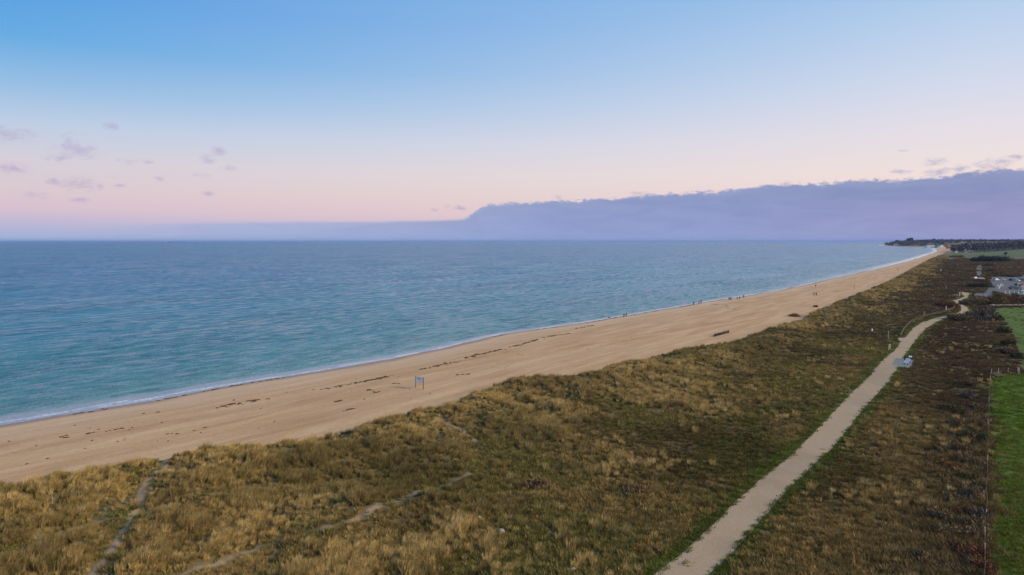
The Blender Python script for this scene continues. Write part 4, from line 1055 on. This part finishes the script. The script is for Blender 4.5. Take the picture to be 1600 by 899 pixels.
mid_ = [(1535, 497, 6.5, 4.2, 'grey', 'big pale grey bare bush at the corner of the far green field'),
        (1518, 497, 3.4, 2.2, 'tan', 'tan bush left of the big pale grey bush'),
        (1497, 499, 4.0, 1.9, 'dark', 'dark bush hiding the path at its bend'),
        (1510, 502, 4.0, 2.0, 'dark', 'dark bush just right of where the path disappears'),
        (1557, 500, 2.6, 1.6, 'olive', 'olive bush at the left edge of the far green field'),
        (1570, 520, 2.4, 1.7, 'olive', 'olive bush on the slanting field edge, upper one'),
        (1578, 540, 2.2, 1.6, 'olive', 'olive bush on the slanting field edge, middle one'),
        (1572, 552, 2.6, 1.5, 'dark', 'dark brown bush below the olive bushes on the field edge'),
        (1590, 560, 1.8, 1.2, 'olive', 'small olive bush at the bottom tip of the far field edge'),
        (1487, 480, 3.6, 1.5, 'russet', 'deep red bush left of the path bend'),
        (1476, 478, 3.6, 1.2, 'russet', 'low deep red bush farther left of the path bend'),
        (1517, 473, 3.0, 1.6, 'dark', 'dark bush between the path junction and the grey road'),
        (1508, 476, 2.6, 1.4, 'grey', 'greyish bush right beside the narrow path bend'),
        (1530, 472, 4.4, 1.8, 'dark', 'dark bush just under the information boards'),
        (1545, 478, 3.2, 1.7, 'olive', 'olive bush at the left end of the pale stone wall'),
        (1568, 474, 2.2, 2.6, 'yellow', 'yellowish shrub standing out of the dark hedge'),
        (1480, 466, 5.0, 1.5, 'dark', 'dark bush on the heath above the red bushes'),
        (1524, 449, 5.5, 2.4, 'evergreen', 'dark green bush below the silver car'),
        (1538, 449, 5.5, 2.6, 'evergreen', 'dark green bush right of the other one and left of the car park'),
        (1531, 440.5, 4.6, 1.4, 'russet', 'russet bush right under the silver and white cars'),
        (1586, 433, 6, 2.0, 'grey', 'grey brown bush behind the back row of cars'),
        (1572, 432.5, 6, 2.0, 'dark', 'dark bush behind the gap in the back row of cars'),
        (1552, 424, 7, 3.5, 'dark', 'tall dark bush right of the grey road'),
        (1560, 428, 7, 2.6, 'dark', 'dark bush lower right of the grey road'),
        (1548, 416, 8, 4.5, 'dark', 'dark bush under the left end of the distant hedge'),
        (1519, 424, 7, 2.0, 'dark', 'dark bush left of the grey road'),
        (1496, 402.5, 12, 4.0, 'dark', 'rounded dark bush at the left edge of the distant green meadow')]
for i, (u, v, r_, h_, k_, lb) in enumerate(mid_): shrub(u, v, r_, h_, k_, lb, 'bushes around the path bend and car park', n=1100, leaf=.3 + r_ * .09, seed=300 + i)
# dark hedge in front of the car park: one row of named bushes
for i in range(9):
    u = 1549 + i * 7.6; pos_ = ['leftmost', 'second', 'third', 'fourth', 'fifth', 'sixth', 'seventh', 'eighth', 'ninth'][i]
    shrub(u, 471.5 - (i % 3), 3.3 + (i % 2) * .8, 2.5 + .5 * ((i * 7) % 3), ['dark', 'evergreen', 'dark', 'russet'][i % 4], pos_ + ' bush from the left in the dark hedge below the car park', 'hedge bushes below the car park', n=1100, leaf=.55, seed=400 + i)
for i in range(8):
    u = 1529 + i * 5.6; g_ = ground(u, 408.5)
    shrub(u, 408.5, 11, 6.0 + (i * 5 % 3), 'evergreen', ['leftmost', 'second', 'third', 'fourth', 'fifth', 'sixth', 'seventh', 'rightmost'][i] + ' bush of the long dark hedge in the distant meadow', 'hedge bushes in the distant meadow', n=900, leaf=1.6, seed=450 + i)
# ---- stone wall above the far green field
rt = empty('stone_wall', ground(1548, 479), 'low pale dry stone wall along the top of the far green field', 'wall'); o0 = ground(1548, 479); m_ = MB(); e1 = ground(1660, 478)
L = math.dist(o0[:2], e1[:2]); nst = int(L / .8)
for i in range(nst):
    rr = random.Random(i); f = i / nst
    m_.blob(((e1[0] - o0[0]) * f, (e1[1] - o0[1]) * f + rr.uniform(-.2, .2), (e1[2] - o0[2]) * f + .38 + rr.uniform(-.1, .12)), (.52, .38, .45), i, 7, 4, .25)
m_.build('stones', MT['stone'], rt)

# ---- pale stones in the heath
for u, v, r_, lb in [(783, 835, .42, 'largest pale stone in the open heath'), (783, 799, .26, 'pale stone lying above the largest one in the heath'), (748, 811.5, .22, 'small pale stone left of the other heath stones'),
                     (895, 894, .26, 'pale stone nearest the bottom edge of the heath')]:
    g_ = ground(u, v); tag(MB().blob((0, 0, .3 * r_), (r_, r_ * .7, r_ * .7), int(u), 9, 6, .18).build('boulder', MT['stone'], None, loc=(g_[0], g_[1], g_[2] + .12), smooth=True), lb, 'stone', 'pale stones in the heath')

# ---- seaweed
wr = [[(0, 688), (22, 686), (75, 679), (132, 673), (204, 662.6)], [(222, 655), (264, 646), (313, 637)], [(332, 633.5), (396, 621), (422, 619)], [(445, 614), (520, 602), (600, 586)],
      [(560, 595), (600, 586), (622, 580.6), (655, 574), (670, 570), (697, 565), (715, 560.6), (745, 551), (780, 544), (810, 537), (836, 529), (855, 524), (889, 518)],
      [(0, 731.6), (20, 727), (45, 720)], [(575, 606), (592, 611)], [(600, 596), (625, 597.5)], [(699, 583), (744, 583)], [(527, 625), (532, 625)], [(250, 687), (268, 684)], [(518, 645), (540, 639)],
      [(1110, 472), (1140, 476)], [(1112, 474), (1150, 483)], [(900, 510), (930, 504.5)]]
dn = [.9, 1.0, 1.3, 1.3, 1.9, 1.5, 1.5, 1.2, .8, 2.5, 1.0, .6, .7, .5, 1.2]
sw = MB(); kk = 0
def lump(x_, y_, s_, seed):
    rr = random.Random(seed); z_ = gz(x_, y_); dr_ = R(90 - 37.4) + rr.uniform(-.35, .35); 
    for j in range(rr.randint(1, 3)):
        ox, oy = rr.uniform(-.5, .5) * s_, rr.uniform(-.3, .3) * s_
        V0 = len(sw.V); sw.blob((0, 0, 0), (s_ * rr.uniform(.5, 1.1), s_ * rr.uniform(.16, .34), .07 + .05 * s_), seed * 7 + j, 8, 4, .35)
        for q_ in range(V0, len(sw.V)):
            a, b_, c_ = sw.V[q_]; sw.V[q_] = (x_ + ox + a * math.cos(dr_) - b_ * math.sin(dr_), y_ + oy + a * math.sin(dr_) + b_ * math.cos(dr_), z_ + .03 + c_)
for line, d_ in zip(wr, dn):
    for a, b_ in zip(line[:-1], line[1:]):
        p0, p1 = P(*a, 1.4), P(*b_, 1.4); L = np.linalg.norm(p1 - p0)
        for j in range(int(L * d_ * 2.0)):
            rr = random.Random(kk); kk += 1; f = rr.random(); p = p0 + (p1 - p0) * f
            if vn(np.array(p[0] / 4.5), np.array(p[1] / 4.5), 90) < .4: continue
            lump(p[0] + rr.gauss(0, .45), p[1] + rr.gauss(0, .35), rr.choice([.18, .25, .35, .6]), kk)
for a, b_ in zip(coast[2:16], coast[3:17]):
    L = np.linalg.norm(b_ - a)
    for j in range(int(L * 1.1)):
        rr = random.Random(kk); kk += 1; p = a + (b_ - a) * rr.random()
        if vn(np.array(p[0] / 9), np.array(p[1] / 9), 92) < .5: continue
        lump(p[0] + .9 + rr.gauss(0, .3), p[1] - .7 + rr.gauss(0, .3), rr.choice([.25, .35, .45]), kk)
for j in range(60):
    rr = random.Random(5000 + j); u = rr.uniform(0, 1150); fr_ = rr.random()
    vw = np.interp(u, [c[0] for c in coast_px], [c[1] for c in coast_px]); vd = np.interp(u, [c[0] for c in dune_px], [c[1] for c in dune_px]); p = P(u, vw + (vd - vw) * (.12 + .7 * fr_), 1.4); lump(p[0], p[1], rr.choice([.1, .14, .2, .3]), 6000 + j)
tag(sw.build('seaweed', MT['weed']), 'dark seaweed washed up in broken lines along the sand', 'seaweed', kind='stuff')

# ---- distant headland and woods
def tree_mesh_into(VS, FS, x_, y_, z_, r_, h_, seed, n=120, leaf=1.6):
    V, F = crown(seed, r_, h_ * .75, n, leaf, h_ * .62, 9, False); k_ = sum(len(v) for v in VS); VS.append(V + np.array([x_, y_, z_])); FS.append(F + k_)
    tv = MB().tube([(x_, y_, z_ - .5), (x_, y_, z_ + h_ * .6)], [.45, .2], 5)
    k_ = sum(len(v) for v in VS); VS.append(np.array(tv.V)); FS.append(np.array([f for f in tv.F if len(f) == 4]) + k_)
VS = []; FS = []
q = np.random.default_rng(5); cnt = 0
while cnt < 620:
    u = q.uniform(1488, 1690); dist_ = q.uniform(1640, 2150); a = math.atan2(u - CX, FPX); y_ = dist_; x_ = y_ * (u - CX) / FPX
    z_ = gz(x_, y_); edge_ = float(sm(1488, 1512, u)); h_ = q.uniform(17, 26) * (.6 + .4 * edge_)
    tree_mesh_into(VS, FS, x_, y_, z_, q.uniform(5, 8), h_, cnt, 110, 1.9); cnt += 1
link('wood', np_mesh('wood', np.concatenate(VS), np.concatenate(FS)), LM['far']); tag(bpy.data.objects['wood'], 'dark band of bare woodland behind the distant green meadow', 'wood', kind='stuff')
VS = []; FS = []; cnt = 0
while cnt < 800:
    f = q.random(); y_ = 3150 + f * 1750 + q.uniform(-60, 500) * (1 - f); uu = q.uniform(1381, 1500) if cnt < 520 else q.uniform(1500, 1660); x_ = y_ * (uu - CX) / FPX
    if float(geo([x_], [y_])['e'][0]) < 8: continue
    tree_mesh_into(VS, FS, x_, y_, gz(x_, y_), q.uniform(7, 12), q.uniform(9, 15), 9000 + cnt, 80, 3.4); cnt += 1
link('wood', np_mesh('wood', np.concatenate(VS), np.concatenate(FS)), LM['far']); tag(bpy.data.objects['wood.001'], 'dark woodland covering the distant headland beyond the bay', 'wood', kind='stuff')
def far_tree(u, y_, r_, h_, kind, label, seed):
    x_ = y_ * (u - CX) / FPX; rt = empty('tree', (x_, y_, gz(x_, y_)), label, 'tree')
    V, F = crown(seed, r_, h_ * .7, 420, r_ * .22, h_ * .64, 16, False); link('crown', np_mesh('crown', V, F), LM[kind], rt)
    MB().tube([(0, 0, -.5), (0, 0, h_ * .35), (.3, .2, h_ * .7)], [.7, .5, .2], 7).build('trunk', MT['bark'], rt)
for u, y_, r_, h_, k_, lb in [(1417.5, 4100, 12, 30, 'evergreen', 'tall twin tree rising left on the headland skyline'), (1422, 4050, 12, 31, 'evergreen', 'tallest tree on the headland skyline'),
                              (1458, 3700, 10, 22, 'far', 'single tree top standing out above the white hotel'), (1489, 2050, 7, 20, 'olive', 'olive tree at the left end of the woodland band'),
                              (1494, 1900, 6, 19, 'evergreen', 'dark tree among the small houses'), (1570.5, 1180, 3.2, 7, 'far', 'small lone tree right of the long distant hedge'),
                              (1400, 4300, 14, 24, 'far', 'rounded tree on the headland above the point')]:
    far_tree(u, y_, r_, h_, k_, lb, int(u))
# ---- buildings
def house(u, y_, w, d_, h_, wall, roof, label, cat='house', name='house', rz=0, storeys=1, zoff=0, flat_=False):
    x_ = y_ * (u - CX) / FPX; z_ = gz(x_, y_); rt = empty(name, (x_, y_, z_ + zoff), label, cat, rz=rz)
    wl = MB().box((0, 0, h_ / 2 - 1), (w, d_, h_ + 2)).build('wall', MT[wall], rt)
    if flat_: MB().box((0, 0, h_ + .4), (w + 1, d_ + 1, .8)).build('roof', MT[roof], rt)
    else:
        rf = MB(); hw_ = d_ / 2 + .4
        rf.V += [(-w / 2 - .4, -hw_, h_), (w / 2 + .4, -hw_, h_), (w / 2 + .4, hw_, h_), (-w / 2 - .4, hw_, h_), (-w / 2 - .4, 0, h_ + d_ * .42), (w / 2 + .4, 0, h_ + d_ * .42)]
        rf.F += [(0, 1, 5, 4), (2, 3, 4, 5), (0, 4, 3), (1, 2, 5), (0, 3, 2, 1)]
        ro = rf.build('roof', MT[roof], rt); MB().box((w * .25, 0, h_ + d_ * .42), (.9, .9, 2)).build('chimney', MT['brick'], ro)
    nw = max(2, int(w / 5))
    for s_ in range(storeys):
        for i in range(nw):
            MB().box((-w / 2 + (i + .5) * w / nw, -d_ / 2 - .04, h_ * (s_ + .55) / storeys), (w / nw * .5, .12, h_ / storeys * .45)).build('window', MT['window'], rt)
    return rt
house(1453, 2980, 40, 16, 9, 'white', 'white', 'long low white building with pale roof at the far end of the bay', 'building', 'hotel', storeys=2, zoff=3, flat_=True)
house(1464, 2940, 16, 12, 10, 'teal', 'teal', 'teal building attached right of the long white building', 'building', 'hall', zoff=2, flat_=True)
house(1468.5, 2880, 22, 12, 5, 'white', 'white', 'low white pavilion in front of the teal building', 'building', 'pavilion', flat_=True)
house(1468, 2960, 20, 10, 12, 'white', 'roof', 'white block with grey roof behind the low pavilion', 'building', 'building', storeys=2, flat_=True)
house(1481, 2500, 12, 9, 9, 'brick', 'redroof', 'red brick house with tiled roof left of the woodland')
house(1493, 1640, 6, 5, 3.0, 'white', 'roof', 'tiny white cottage at the corner of the distant meadow')
house(1514, 1620, 6, 5, 3.4, 'cream', 'roof', 'cream cottage at the edge of the woodland, nearer the sea')
house(1508, 1628, 5, 4, 2.8, 'cream', 'roof', 'smaller cream cottage left of another at the woodland edge')
house(1518.5, 1615, 4, 4, 2.6, 'stone', 'roof', 'small stone grey hut right of the cream cottages')
house(1399, 3900, 26, 10, 6, 'cream', 'roof', 'pale low building half hidden by trees on the headland', 'building', 'building')
# ship on the horizon
x_ = 14000 * (265 - CX) / FPX
rt = empty('ship', (x_, 14000, 0), 'tiny cargo ship far out on the horizon at the left', 'ship')
MB().prism([(-75, 9), (-68, -2), (62, -2), (78, 11), (60, 9)], 11).build('hull', MT['roof'], rt); MB().box((-52, 0, 17), (18, 18, 16)).build('deckhouse', MT['white'], rt)
for i in range(3): MB().box((-25 + i * 28, 0, 12), (22, 18, 7)).build('cargo', MT['roof'], rt)
# ---- the air
hm = bpy.data.materials.new('haze_air'); hm.use_nodes = True; hm.node_tree.nodes.clear(); ht = NT(hm.node_tree)
pv = ht.add('ShaderNodeVolumePrincipled'); pv.inputs['Color'].default_value = (.32, .52, 1.0, 1); pv.inputs['Density'].default_value = 2.9e-5; pv.inputs['Anisotropy'].default_value = 0.0
ho = ht.add('ShaderNodeOutputMaterial'); ht.l.new(pv.outputs[0], ho.inputs['Volume'])
hz = MB(); hz.box((0, 0, 31), (124000, 124000, 82)); ob = hz.build('haze', hm); tag(ob, kind='stuff'); ob['label'] = 'thin blue evening haze over the bay'; ob['category'] = 'haze'
